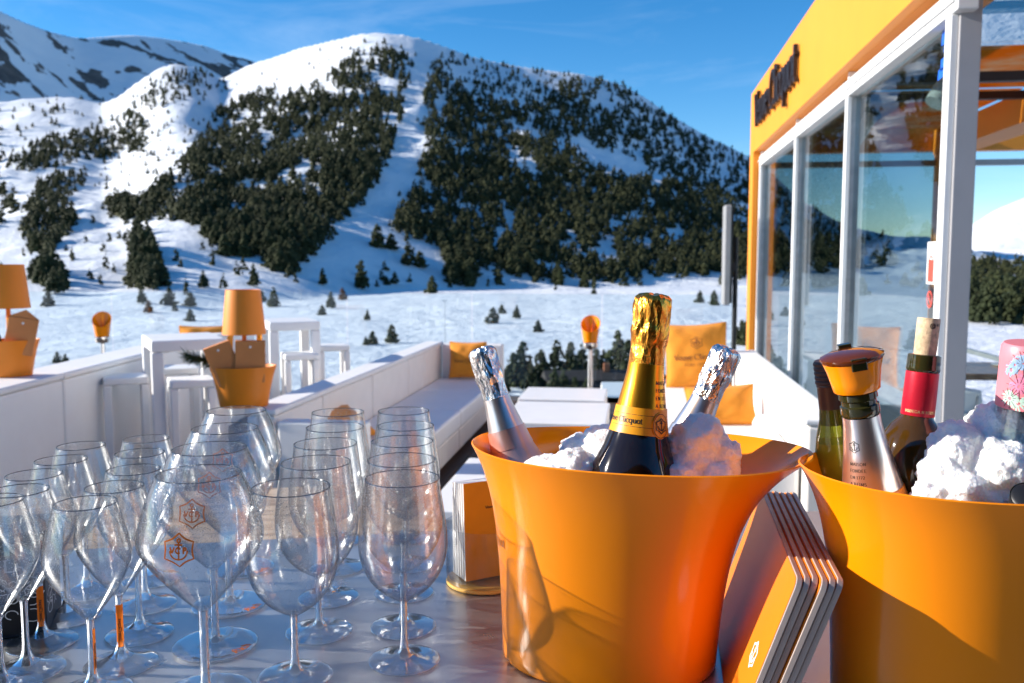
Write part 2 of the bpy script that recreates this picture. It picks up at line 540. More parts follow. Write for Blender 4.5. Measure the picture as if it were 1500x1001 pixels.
# ------------------------------------------------------------------ object helpers
class MB:
    def __init__(s):
        s.v = []
        s.f = []

    def add(s, vs, fs):
        o = len(s.v)
        s.v += [tuple(p) for p in vs]
        s.f += [tuple(i + o for i in f) for f in fs]
        return s

    def box(s, c, d, rz=0.0):
        x, y, z = d[0] / 2, d[1] / 2, d[2] / 2
        vs = []
        ca, sa = math.cos(rz), math.sin(rz)
        for px, py, pz in ((-x, -y, -z), (x, -y, -z), (x, y, -z), (-x, y, -z), (-x, -y, z), (x, -y, z), (x, y, z), (-x, y, z)):
            vs.append((c[0] + px * ca - py * sa, c[1] + px * sa + py * ca, c[2] + pz))
        return s.add(vs, [(3, 2, 1, 0), (4, 5, 6, 7), (0, 1, 5, 4), (1, 2, 6, 5), (2, 3, 7, 6), (3, 0, 4, 7)])

    def b2(s, x0, x1, y0, y1, z0, z1):
        return s.box(((x0 + x1) / 2, (y0 + y1) / 2, (z0 + z1) / 2), (x1 - x0, y1 - y0, z1 - z0))

    def tube(s, pts, rad, n=10, cap=True):
        pts = [Vector(p) for p in pts]
        if not isinstance(rad, (list, tuple)):
            rad = [rad] * len(pts)
        vs, fs = [], []
        t0 = (pts[1] - pts[0]).normalized()
        a = t0.orthogonal().normalized()
        for i, p in enumerate(pts):
            t = ((pts[min(i + 1, len(pts) - 1)] - pts[max(i - 1, 0)])).normalized()
            a = (a - t * a.dot(t)).normalized()
            bb = t.cross(a)
            for k in range(n):
                w = 2 * math.pi * k / n
                vs.append(p + (a * math.cos(w) + bb * math.sin(w)) * rad[i])
        for i in range(len(pts) - 1):
            for k in range(n):
                k2 = (k + 1) % n
                fs.append((i * n + k, i * n + k2, (i + 1) * n + k2, (i + 1) * n + k))
        if cap:
            fs.append(tuple(reversed(range(n))))
            fs.append(tuple((len(pts) - 1) * n + k for k in range(n)))
        return s.add(vs, fs)

    def lathe(s, prof, n=48, sx=1.0, sy=1.0, warp=None):
        """prof: (radius, z); radius 0 at an end closes it."""
        vs, fs, rings = [], [], []
        for (r, z) in prof:
            if r < 1e-6:
                rings.append([len(vs)])
                vs.append((0, 0, z))
            else:
                ring = []
                for k in range(n):
                    w = 2 * math.pi * k / n
                    ring.append(len(vs))
                    p = (r * math.cos(w) * sx, r * math.sin(w) * sy, z)
                    vs.append(warp(p, w) if warp else p)
                rings.append(ring)
        for a, b in zip(rings, rings[1:]):
            if len(a) == 1 and len(b) == 1:
                continue
            for k in range(n):
                k2 = (k + 1) % n
                if len(a) == 1:
                    fs.append((a[0], b[k2], b[k]))
                elif len(b) == 1:
                    fs.append((a[k], a[k2], b[0]))
                else:
                    fs.append((a[k], a[k2], b[k2], b[k]))
        return s.add(vs, fs)

    def obj(s, name, mat, parent=None, smooth=False, bevel=0.0, angle=None):
        me = bpy.data.meshes.new(name)
        me.from_pydata(s.v, [], s.f)
        me.validate()
        me.materials.append(MATS[mat])
        if smooth:
            me.polygons.foreach_set('use_smooth', [True] * len(me.polygons))
        if angle:
            me.set_sharp_from_angle(angle=R(angle))
        return link(name, me, parent, bevel)


def link(name, me, parent=None, bevel=0.0):
    o = bpy.data.objects.new(name, me)
    COL.objects.link(o)
    if parent is not None:
        o.parent = parent
    if bevel:
        md = o.modifiers.new('bevel', 'BEVEL')
        md.width = bevel
        md.segments = 2
        md.limit_method = 'ANGLE'
        md.angle_limit = R(40)
    return o


def tag(o, label=None, cat=None, group=None, kind=None):
    if label:
        o['label'] = label
    if cat:
        o['category'] = cat
    if group:
        o['group'] = group
    if kind:
        o['kind'] = kind
    return o


def thing(name, label, cat, loc=(0, 0, 0), rz=0.0, group=None):
    o = bpy.data.objects.new(name, None)
    o.empty_display_size = 0.05
    COL.objects.link(o)
    o.location = loc
    o.rotation_euler = (0, 0, rz)
    return tag(o, label, cat, group)


def aim(o, axis, roll=0.0):
    o.rotation_mode = 'QUATERNION'
    q = Vector((0, 0, 1)).rotation_difference(Vector(axis).normalized())
    o.rotation_quaternion = q @ Quaternion((0, 0, 1), roll)


def copy_tree(o, parent=None):
    c = o.copy()
    COL.objects.link(c)
    if parent is not None:
        c.parent = parent
    for ch in list(o.children):
        copy_tree(ch, c)
    return c


# ------------------------------------------------------------------ lettering: a pen with thick downstrokes
def arc(cx, cy, rx, ry, a0, a1, n=10):
    return [(cx + rx * math.cos(R(a0 + (a1 - a0) * i / n)), cy + ry * math.sin(R(a0 + (a1 - a0) * i / n))) for i in range(n + 1)]


def sf(x, y, w=0.1):
    return [(x - w, y), (x + w, y)]


GLY = {
    'V': (.58, [[(.02, .7), (.28, 0)], [(.28, 0), (.54, .7)], sf(.03, .7), sf(.53, .7)]),
    'e': (.45, [[(.04, .26), (.41, .26)], arc(.225, .235, .185, .235, 5, 325, 14)]),
    'u': (.53, [[(.1, .46), (.1, .12)], arc(.24, .14, .14, .14, 180, 350, 6), [(.4, .46), (.4, 0)], sf(.06, .46, .06), sf(.36, .46, .06), sf(.44, 0, .05)]),
    'v': (.44, [[(.03, .46), (.21, 0)], [(.21, 0), (.39, .46)], sf(.03, .46, .07), sf(.39, .46, .07)]),
    'C': (.66, [arc(.35, .35, .31, .37, 42, 318, 16), [(.585, .7), (.585, .5)]]),
    'l': (.27, [[(.13, 0), (.13, .74)], sf(.13, 0), sf(.1, .74, .06)]),
    'i': (.27, [[(.13, 0), (.13, .46)], [(.13, .61), (.13, .70)], sf(.13, 0), sf(.1, .46, .06)]),
    'c': (.42, [arc(.22, .235, .185, .24, 45, 318, 12), [(.35, .44), (.35, .34)]]),
    'q': (.54, [arc(.225, .235, .185, .24, 0, 360, 16), [(.41, .47), (.41, -.22)], sf(.41, -.22, .09)]),
    'o': (.47, [arc(.225, .235, .19, .24, 0, 360, 16)]),
    't': (.33, [[(.13, .62), (.13, .1)], arc(.22, .09, .09, .09, 180, 320, 5), [(.02, .46), (.28, .46)]]),
    'h': (.54, [[(.1, 0), (.1, .74)], arc(.25, .31, .15, .15, 160, 0, 6), [(.4, .31), (.4, 0)], sf(.1, 0, .08), sf(.4, 0, .08)]),
    'R': (.64, [[(.12, 0), (.12, .7)], arc(.2, .52, .24, .18, 90, -90, 8), [(.12, .7), (.22, .7)], [(.12, .34), (.22, .34)], [(.25, .34), (.56, 0)], sf(.12, 0)]),
    'P': (.56, [[(.12, 0), (.12, .7)], arc(.22, .52, .24, .18, 90, -90, 8), [(.04, .7), (.24, .7)], [(.12, .34), (.24, .34)], sf(.12, 0)]),
    'M': (.8, [[(.1, 0), (.13, .7)], [(.13, .7), (.39, .05)], [(.39, .05), (.65, .7)], [(.65, .7), (.68, 0)], sf(.1, 0), sf(.68, 0)]),
    'A': (.64, [[(.05, 0), (.32, .72)], [(.32, .72), (.59, 0)], [(.15, .24), (.48, .24)], sf(.05, 0, .08), sf(.59, 0, .08)]),
    'I': (.3, [[(.14, 0), (.14, .7)], sf(.14, 0), sf(.14, .7)]),
    'S': (.5, [arc(.24, .53, .17, .17, 40, 260, 10), arc(.24, .18, .19, .18, 90, -150, 10)]),
    'O': (.7, [arc(.34, .35, .29, .36, 0, 360, 18)]),
    'N': (.7, [[(.12, 0), (.12, .7)], [(.12, .7), (.56, 0)], [(.56, 0), (.56, .7)], sf(.12, 0), sf(.56, .7)]),
    'F': (.54, [[(.12, 0), (.12, .7)], [(.05, .7), (.48, .7)], [(.12, .36), (.38, .36)], sf(.12, 0)]),
    'D': (.68, [[(.12, 0), (.12, .7)], arc(.24, .35, .36, .35, 90, -90, 10), [(.05, .7), (.25, .7)], [(.05, 0), (.25, 0)]]),
    'E': (.56, [[(.12, 0), (.12, .7)], [(.05, .7), (.48, .7)], [(.12, .36), (.4, .36)], [(.05, 0), (.5, 0)]]),
    'L': (.54, [[(.12, 0), (.12, .7)], [(.05, 0), (.5, 0)], sf(.12, .7)]),
    'Y': (.6, [[(.04, .7), (.3, .32)], [(.3, .32), (.56, .7)], [(.3, .32), (.3, 0)], sf(.3, 0), sf(.04, .7, .07), sf(.56, .7, .07)]),
    'B': (.58, [[(.12, 0), (.12, .7)], arc(.2, .53, .22, .17, 90, -90, 7), arc(.2, .18, .26, .18, 90, -90, 7), [(.05, .7), (.2, .7)], [(.05, 0), (.2, 0)]]),
    'G': (.7, [arc(.35, .35, .31, .37, 42, 330, 16), [(.6, .3), (.6, .08)], [(.46, .3), (.68, .3)]]),
    'J': (.4, [[(.24, .7), (.24, .12)], arc(.12, .1, .12, .12, 0, -150, 6), sf(.24, .7)]),
    '1': (.4, [[(.2, 0), (.2, .7)], [(.08, .58), (.2, .7)], sf(.2, 0)]),
    '7': (.46, [[(.04, .7), (.42, .7)], [(.42, .7), (.16, 0)]]),
    '2': (.46, [arc(.22, .51, .18, .19, 160, -40, 8), [(.36, .4), (.05, 0)], [(.05, 0), (.42, 0)]]),
    ' ': (.24, []), '.': (.22, [[(.08, 0), (.08, .05)]]), 'n': (.54, [[(.1, 0), (.1, .46)], arc(.25, .31, .15, .15, 160, 0, 6), [(.4, .31), (.4, 0)], sf(.1, 0, .08), sf(.4, 0, .08)]),
}


def text_lines(txt, track=0.0):
    x, out = 0.0, []
    for ch in txt:
        w, ls = GLY[ch]
        out += [[(px + x, py) for px, py in l] for l in ls]
        x += w + track
    return out, x


def logo_lines(letters=True):
    """six-pointed shield with an anchor, about 1 unit tall, centred."""
    pts = []
    for k in range(6):
        a = R(90 + 60 * k)
        p = (0.5 * math.cos(a), 0.5 * math.sin(a))
        a2 = R(90 + 60 * (k + 1))
        q = (0.5 * math.cos(a2), 0.5 * math.sin(a2))
        mid = ((p[0] + q[0]) * .455, (p[1] + q[1]) * .455)
        pts += [p, ((p[0] * .45 + mid[0] * .55) * .985, (p[1] * .45 + mid[1] * .55) * .985), mid, ((q[0] * .45 + mid[0] * .55) * .985, (q[1] * .45 + mid[1] * .55) * .985)]
    pts.append(pts[0])
    L = [pts]
    L += [arc(0, .29, .05, .05, 0, 360, 10), [(0, .24), (0, -.27)], [(-.12, .17), (.12, .17)], arc(0, -.02, .25, .25, 200, 340, 10),
          [(-.24, -.10), (-.26, .0)], [(.24, -.10), (.26, .0)]]
    if letters:
        for ch, ox in (('V', -.25), ('C', -.085), ('P', .12)):
            L += [[(px * .22 + ox, py * .22 - .07) for px, py in l] for l in GLY[ch][1]]
    return L


def strokes(lines, size, thick, thin, ox=0.0, oy=0.0):
    """list of (four corners) in plane units"""
    quads = []
    for l in lines:
        p = [(x * size + ox, y * size + oy) for x, y in l]
        n = len(p)
        left, right = [], []
        for i in range(n):
            a, b = p[max(i - 1, 0)], p[min(i + 1, n - 1)]
            dx, dy = b[0] - a[0], b[1] - a[1]
            d = math.hypot(dx, dy) or 1e-9
            w = (thin + (thick - thin) * abs(dy / d)) * size / 2
            nx, ny = -dy / d * w, dx / d * w
            left.append((p[i][0] + nx, p[i][1] + ny)); right.append((p[i][0] - nx, p[i][1] - ny))
        for i in range(n - 1):
            quads.append((right[i], right[i + 1], left[i + 1], left[i]))
    return quads


def put_strokes(name, quads, fn, mat, parent, depth=0.0):
    """fn maps (x, y, lift) to 3-D; the strokes get a real thickness when depth is given."""
    mb = MB()
    for i, q in enumerate(quads):
        e = (i % 7) * 1.5e-5 if depth == 0 else (i % 9) * depth * 0.004
        if depth:
            vs = [fn(x, y, -0.001) for x, y in q] + [fn(x, y, depth + e) for x, y in q]
            mb.add(vs, [(4, 5, 6, 7), (0, 1, 5, 4), (1, 2, 6, 5), (2, 3, 7, 6), (3, 0, 4, 7)])
        else:
            mb.add([fn(x, y, 1.5e-4 + e) for x, y in q], [(0, 1, 2, 3)])
    return mb.obj(name, mat, parent)


def prof_r(prof, z):
    """radius of a lathe profile at height z (first crossing)"""
    for (r0, z0), (r1, z1) in zip(prof, prof[1:]):
        if min(z0, z1) <= z <= max(z0, z1) and abs(z1 - z0) > 1e-9:
            return r0 + (r1 - r0) * (z - z0) / (z1 - z0)
    return prof[-1][0]


def wrap(prof, ang, z0, flip=1):
    """text onto a surface of revolution: centred on angle ang at height z0"""
    def fn(x, y, h):
        z = z0 + y
        r = prof_r(prof, z) + h
        rr = prof_r(prof, z0)
        a = ang + flip * x / rr
        return (r * math.cos(a), r * math.sin(a), z)
    return fn


def centred(txt, size, track=0.0):
    L, w = text_lines(txt, track)
    return [[(x - w / 2, y) for x, y in l] for l in L]


# ------------------------------------------------------------------ terrain
def vnoise(x, y, seed=0):
    xi = np.floor(x).astype(np.int64); yi = np.floor(y).astype(np.int64)
    xf = x - xi; yf = y - yi
    xf = xf * xf * xf * (xf * (xf * 6 - 15) + 10); yf = yf * yf * yf * (yf * (yf * 6 - 15) + 10)

    def h(a, b):
        k = (a * 374761393 + b * 668265263 + seed * 974711) & 0xffffffff
        k = ((k ^ (k >> 13)) * 1274126177) & 0xffffffff
        return ((k ^ (k >> 16)) & 0xffff) / 65535.0
    return (h(xi, yi) * (1 - xf) + h(xi + 1, yi) * xf) * (1 - yf) + (h(xi, yi + 1) * (1 - xf) + h(xi + 1, yi + 1) * xf) * yf


def fbm(x, y, oct=5, seed=0, ridged=False):
    t = np.zeros_like(x); a = 0.5
    for o in range(oct):
        n = vnoise(x, y, seed + o)
        t += a * ((1 - np.abs(2 * n - 1)) if ridged else n)
        x = x * 2.03 + 17.1; y = y * 2.03 + 5.7; a *= 0.5
    return t


def elev(y):
    return np.tan(np.arctan((500.5 - np.asarray(y, float)) / FPX) - PITCH)


MAIN = np.array([(-5000, 392), (-2500, 360), (-1200, 300), (-600, 240), (-200, 175), (0, 152), (60, 143), (120, 142), (160, 153), (185, 143), (215, 120), (240, 103),
                 (265, 95), (290, 98), (318, 110), (335, 119), (345, 110), (380, 93), (420, 80), (460, 68), (500, 58), (530, 50), (570, 48), (610, 54), (650, 67),
                 (690, 82), (760, 98), (800, 104), (850, 108), (900, 122), (930, 137), (960, 157), (1000, 182), (1040, 203), (1092, 229), (1130, 257),
                 (1170, 294), (1240, 334), (1300, 346), (1350, 350), (1420, 372), (1500, 388), (2500, 392), (5000, 392)], float)
MAIND = np.array([(-5000, 2600), (-600, 2300), (0, 1900), (160, 2000), (215, 1900), (265, 1800), (335, 2100), (450, 1950), (560, 1750), (700, 1950), (850, 2200), (1000, 2400),
                  (1092, 2550), (1240, 2600), (1350, 2300), (1500, 2200), (5000, 2600)], float)
MAINB = np.array([(-5000, 700), (-200, 330), (0, 330), (200, 380), (350, 500), (500, 700), (650, 820), (900, 880), (1092, 900), (1300, 800), (5000, 700)], float)
MAINP = np.array([(-5000, 1.6), (0, 1.75), (250, 1.65), (400, 1.3), (560, 1.12), (800, 1.05), (1100, 1.05), (5000, 1.6)], float)
FAR = np.array([(-5000, 200), (-2500, 140), (-700, 40), (-300, 0), (-100, 0), (0, 14), (20, 14), (50, 30), (90, 46), (130, 56), (175, 53), (210, 51), (250, 56), (290, 63),
                (320, 70), (345, 81), (370, 87), (392, 93), (450, 130), (600, 260), (700, 330), (1100, 400), (1300, 385), (1345, 366), (1380, 348), (1420, 329), (1450, 309),
                (1480, 295), (1510, 285), (1560, 262), (1700, 232), (2000, 220), (5000, 200)], float)
FARD = np.array([(-5000, 3600), (-300, 3100), (0, 3300), (200, 4300), (350, 5200), (500, 5200), (1200, 3600), (1500, 3300), (5000, 3600)], float)
VALLEY = -24.0
_G = np.arange(-5000, 5001, 4.0)


def smooth(T, sig):
    v = np.interp(_G, T[:, 0], T[:, 1])
    k = np.exp(-0.5 * (np.arange(-int(4 * sig), int(4 * sig) + 1, 4.0) / sig) ** 2)
    m = len(k) // 2
    return np.column_stack([_G, np.convolve(np.pad(v, m, mode='edge'), k / k.sum(), 'valid')[:len(_G)]])


MAIN = smooth(MAIN, 6); MAIND = smooth(MAIND, 55); MAINB = smooth(MAINB, 70); MAINP = smooth(MAINP, 70); FAR = smooth(FAR, 7); FARD = smooth(FARD, 60)


def pxof(x, y):
    fx = x * _f[0] + y * _f[1]; sx = x * _r[0] + y * _r[1]
    th = np.clip(np.arctan2(sx, fx), R(-75), R(75))
    return 750 + FPX * np.tan(th)


def terrain(x, y):
    x = np.asarray(x, float); y = np.asarray(y, float)
    d = np.hypot(x, y) * np.clip(np.cos(np.clip(np.arctan2(x * _r[0] + y * _r[1], x * _f[0] + y * _f[1]), R(-75), R(75))), 0.26, 1)
    px = pxof(x, y)
    I = lambda T: np.interp(px, T[:, 0], T[:, 1])
    dr = I(MAIND); H = dr * elev(I(MAIN)) + EYE; b = I(MAINB); p = I(MAINP)
    t = np.clip((d - b) / (dr - b), 0, 1)
    zm = VALLEY + (H - VALLEY) * t ** p
    back = d > dr
    zm = np.where(back, H - (d - dr) * 0.28, zm)
    am = np.clip(t * 3.2, 0, 1) * np.clip((1 - t) * 2.6, 0.10, 1) * np.where(back, 0.15, 1)
    n1 = fbm(x / 420 + 3, y / 420, 5, 3, True) - 0.55
    n2 = fbm(x / 130, y / 130 + 9, 4, 11) - 0.47
    zm = zm + am * (n1 * 62 + n2 * 34)
    dr2 = I(FARD); H2 = dr2 * elev(I(FAR)) + EYE; b2 = 1900.0
    t2 = np.clip((d - b2) / (dr2 - b2), 0, 1)
    zf = -60 + (H2 + 60) * t2 ** 1.25
    zf = np.where(d > dr2, H2 - (d - dr2) * 0.3, zf)
    a2 = np.clip(t2 * 3, 0, 1) * np.clip((1 - t2) * 2.2, 0.03, 1)
    zf = zf + a2 * ((fbm(x / 900 + 8, y / 900, 5, 31, True) - 0.55) * 200 + (fbm(x / 200, y / 200, 4, 41) - .47) * 40)
    small = (fbm(x / 60, y / 60, 4, 21) - 0.47) * np.clip((d - 120) / 300, 0, 1) * 4.0
    z = np.maximum(np.maximum(zm, zf), VALLEY - 30)
    return z + small


def rock_mask(x, y, z):
    d = np.hypot(x, y)
    n = fbm(x / 190 + 40, y / 190, 6, 77, True)
    hi = np.clip((z - 300) / 350, 0, 1) * np.clip((d - 2200) / 500, 0, 1)
    n = 0.62 * n + 0.40 * fbm(x / 55 + 9, y / 55, 4, 91)
    return np.clip((n - 0.50) * 3.0, 0, 1) * hi * 1.15


def build_terrain():
    nt_, nr = 960, 300
    inner = R(36)
    # finer columns ahead of the lens
    th = np.concatenate([np.linspace(-math.pi, -inner, 130, endpoint=False), np.linspace(-inner, inner, nt_ - 260, endpoint=False), np.linspace(inner, math.pi, 130, endpoint=False)])
    rr = np.concatenate([[25.0], np.geomspace(60, 900, 90, endpoint=False), np.linspace(900, 2700, 130, endpoint=False), np.linspace(2700, 6400, 150, endpoint=False), np.geomspace(6400, 14000, 20)])
    T, RR = np.meshgrid(th, rr, indexing='ij')
    X = RR * (np.cos(T) * _f[0] + np.sin(T) * _r[0]); Y = RR * (np.cos(T) * _f[1] + np.sin(T) * _r[1])
    Z = terrain(X, Y)
    Z = np.where(RR > 9000, np.minimum(Z, 100), Z)
    V = np.stack([X, Y, Z], -1).reshape(-1, 3)
    n, k = len(th), len(rr)
    i, j = np.meshgrid(np.arange(n), np.arange(k - 1), indexing='ij')
    i2 = (i + 1) % n
    F = np.stack([i * k + j, i * k + j + 1, i2 * k + j + 1, i2 * k + j], -1).reshape(-1, 4)
    me = fast_mesh('mountains', V, F, True)
    me.materials.append(MATS['mountain_snow'])
    a = me.attributes.new('rock', 'FLOAT', 'POINT')
    a.data.foreach_set('value', rock_mask(V[:, 0], V[:, 1], V[:, 2]).astype(np.float32))
    o = link('mountains', me)
    return tag(o, kind='structure')


def fast_mesh(name, V, F, smooth=False):
    V = np.asarray(V, np.float32); F = np.asarray(F, np.int32)
    me = bpy.data.meshes.new(name)
    me.vertices.add(len(V)); me.vertices.foreach_set('co', V.ravel())
    k = F.shape[1]
    me.loops.add(F.size); me.loops.foreach_set('vertex_index', F.ravel())
    me.polygons.add(len(F)); me.polygons.foreach_set('loop_start', np.arange(len(F), dtype=np.int32) * k)
    me.polygons.foreach_set('loop_total', np.full(len(F), k, np.int32))
    if smooth:
        me.polygons.foreach_set('use_smooth', np.ones(len(F), bool))
    me.update(calc_edges=True)
    me.validate()
    return me


def hit_terrain(px, py):
    """where the lines of sight through these points meet the slope"""
    px = np.asarray(px, float); py = np.asarray(py, float)
    D = _fw[None] + _r[None] * ((px - 750) / FPX)[:, None] - _up[None] * ((py - 500.5) / FPX)[:, None]
    hl = np.hypot(D[:, 0], D[:, 1])
    D = D / hl[:, None]
    s = np.geomspace(110, 5200, 420)
    X = D[:, 0:1] * s; Y = D[:, 1:2] * s; Zr = EYE + D[:, 2:3] * s
    Zt = terrain(X, Y)
    below = Zr <= Zt
    ok = below.any(1)
    k = np.argmax(below, 1); k = np.maximum(k, 1)
    i = np.arange(len(px))
    g0 = Zr[i, k - 1] - Zt[i, k - 1]; g1 = Zr[i, k] - Zt[i, k]
    t = np.clip(g0 / np.maximum(g0 - g1, 1e-6), 0, 1)
    ss = s[k - 1] + (s[k] - s[k - 1]) * t
    P = np.stack([D[:, 0] * ss, D[:, 1] * ss], -1)
    return np.column_stack([P, terrain(P[:, 0], P[:, 1])]), ok


mountains = build_terrain()

# ------------------------------------------------------------------ pines
OCT_F = np.array([(0, 2, 4), (2, 1, 4), (1, 3, 4), (3, 0, 4), (2, 0, 5), (1, 2, 5), (3, 1, 5), (0, 3, 5)])


def crown(seed, clumps, slim=1.0, top=1.0, base=0.10, leaf=0.0):
    """crown of spiky clumps for a tree one unit tall"""
    g = np.random.default_rng(seed)
    V, F = [], []
    for c in range(clumps):
        u = g.random() ** 1.25
        h = base + (top - base) * u
        env = (0.31 * (1 - u) ** 0.66 + 0.025) * (0.55 + 0.45 * min(1, (u + .12) / .2)) * slim
        a = g.random() * 2 * math.pi
        rr = env * math.sqrt(g.random()) * (0.75 + 0.5 * g.random())
        ctr = np.array([rr * math.cos(a), rr * math.sin(a), h])
        sz = (0.055 + 0.085 * g.random()) * (0.5 + 0.8 * (1 - u)) * (slim ** .5) * (1.0 if leaf == 0 else leaf)
        axes = np.array([(1, 0, 0), (-1, 0, 0), (0, 1, 0), (0, -1, 0), (0, 0, 1), (0, 0, -1)], float)
        q = axes * sz * (0.55 + 0.9 * g.random((6, 1)))
        q[:, 2] *= 0.8
        rot = g.normal(size=(3, 3)); rot, _ = np.linalg.qr(rot)
        q = q @ rot.T
        q[:, 2] -= 0.25 * np.hypot(q[:, 0], q[:, 1])
        F.append(OCT_F + 6 * c); V.append(q + ctr)
    return np.concatenate(V), np.concatenate(F)


CROWNS = []
for k in range(5):
    V_, F_ = crown(100 + k, 190, (1.0, 0.8, 1.15, 0.9, 1.25)[k], base=0.07, leaf=0.72)
    me = fast_mesh('crown', V_, F_)
    me.materials.append(MATS['pine_needles'])
    CROWNS.append(me)
me_b = CROWNS[0].copy(); me_b.materials.clear(); me_b.materials.append(MATS['brown_needles'])
_t = MB().tube([(0, 0, -0.03), (0.004, 0, 0.3), (0, 0.004, 0.62), (0, 0, 0.93)], [0.024, 0.018, 0.010, 0.003], 7)
TRUNK = bpy.data.meshes.new('trunk'); TRUNK.from_pydata(_t.v, [], _t.f); TRUNK.materials.append(MATS['tree_bark'])


def pine(p, h, label, group=None, slim=1.0, brown=False):
    t = thing('pine_tree', label, 'tree', p, rnd.random() * 6.28, group)
    t.scale = (h * slim, h * slim, h)
    link('trunk', TRUNK, t)
    link('crown', me_b if brown else rnd.choice(CROWNS), t)
    return t


def inside(poly, x, y):
    r_ = np.zeros(x.shape, bool)
    n = len(poly)
    for i in range(n):
        x0, y0 = poly[i]; x1, y1 = poly[(i + 1) % n]
        c = ((y0 > y) != (y1 > y)) & (x < (x1 - x0) * (y - y0) / (y1 - y0 + 1e-9) + x0)
        r_ ^= c
    return r_


WOODS = [  # outline as seen from the terrace, trees per 1000 square pixels, height in metres, where it is
    ([(205, 300), (255, 250), (295, 205), (325, 160), (395, 128), (440, 140), (480, 112), (520, 82), (560, 70), (604, 92), (606, 118), (588, 150), (583, 210), (566, 246), (540, 296), (500, 325), (478, 362),
      (442, 408), (400, 398), (386, 372), (340, 378), (300, 352), (300, 335), (250, 318), (192, 328), (158, 312), (165, 292)], 30, 13.5, 'in the dense wood left of the central ski run'),
    ([(632, 95), (700, 150), (780, 160), (850, 108), (905, 124), (962, 162), (1040, 208), (1098, 234), (1130, 262), (1170, 296), (1240, 336), (1300, 346), (1300, 390), (1200, 400), (1098, 402), (1010, 405), (960, 398),
      (905, 408), (840, 420), (800, 412), (770, 404), (705, 398), (655, 385), (640, 362), (592, 346), (562, 322), (570, 292), (602, 252), (612, 210), (618, 150), (622, 120)], 26, 13.5,
     'in the dense forest on the right flank'),
    ([(640, 80), (700, 88), (770, 101), (850, 109), (850, 165), (760, 170), (690, 160), (630, 120)], 14, 11, 'on the upper slope right of the summit'),
    ([(185, 150), (215, 126), (245, 106), (300, 104), (340, 124), (300, 140), (250, 150), (205, 165)], 22, 11, 'on the small wooded knoll below the far ridge'),
    ([(0, 228), (60, 208), (130, 192), (200, 162), (214, 195), (206, 225), (130, 236), (80, 246), (0, 250)], 30, 12, 'in the wooded band across the left slope'),
    ([(0, 150), (150, 140), (165, 190), (0, 215)], 4.2, 11, 'scattered on the upper left slope'),
    ([(34, 318), (58, 268), (110, 250), (132, 256), (96, 300), (110, 330), (72, 372), (38, 372)], 20, 13, 'in the clump at the far left of the slope'),
    ([(0, 285), (26, 278), (34, 310), (0, 318)], 10, 15, 'in the clump at the far left of the slope'),
    ([(192, 342), (216, 336), (222, 375), (242, 398), (236, 424), (196, 428)], 20, 13, 'in the narrow clump above the left snow field'),
    ([(48, 404), (70, 388), (92, 396), (92, 424), (50, 424)], 12, 13, 'in the low clump beside the left lamp'),
    ([(650, 420), (660, 390), (690, 384), (694, 426)], 11, 15, 'in the small group at the ski run mouth'),
    ([(640, 362), (800, 400), (960, 400), (1090, 405), (1090, 425), (960, 424), (840, 426), (760, 420), (700, 428)], 3.0, 13, 'along the lower edge of the forest'),
    ([(330, 118), (460, 75), (530, 60), (620, 62), (700, 90), (620, 95), (540, 72), (420, 118)], 2.2, 9, 'near the snowy summit'),
    ([(100, 250), (330, 165), (230, 300), (130, 380), (100, 330)], 1.0, 8, 'on the left ski run'),
    ([(250, 320), (330, 355), (470, 380), (600, 350), (700, 400), (640, 430), (400, 420), (250, 390)], 0.8, 11, 'scattered over the lower snow field'),
    ([(0, 330), (200, 300), (260, 430), (330, 400), (330, 445), (0, 420)], 1.0, 8, 'scattered over the left snow field'),
    ([(185, 165), (335, 128), (325, 170), (215, 262), (150, 300), (120, 270)], 3.2, 8, 'on the bright shoulder of the left slope'),
    ([(1410, 388), (1560, 380), (1700, 400), (1700, 480), (1410, 478)], 16, 15, 'in the dark wood seen through the pavilion'),
    ([(-250, 180), (0, 150), (0, 330), (-250, 400)], 6, 15, 'on the slope beyond the left edge'),
]
GAPS = [[(820, 212), (880, 240), (930, 262), (950, 240), (900, 225), (850, 200)], [(940, 290), (968, 300), (955, 312), (938, 305)], [(885, 245), (935, 225), (960, 262), (925, 268)],
        [(735, 300), (760, 310), (752, 352), (735, 345)], [(700, 330), (715, 320), (716, 355)], [(870, 345), (905, 372), (915, 395), (890, 390)], [(300, 250), (325, 240), (320, 256)],
        [(975, 280), (1000, 290), (995, 300)], [(430, 250), (460, 235), (455, 262)], [(750, 175), (790, 190), (785, 205), (750, 195)]]
gen = np.random.default_rng(5)
cand = []
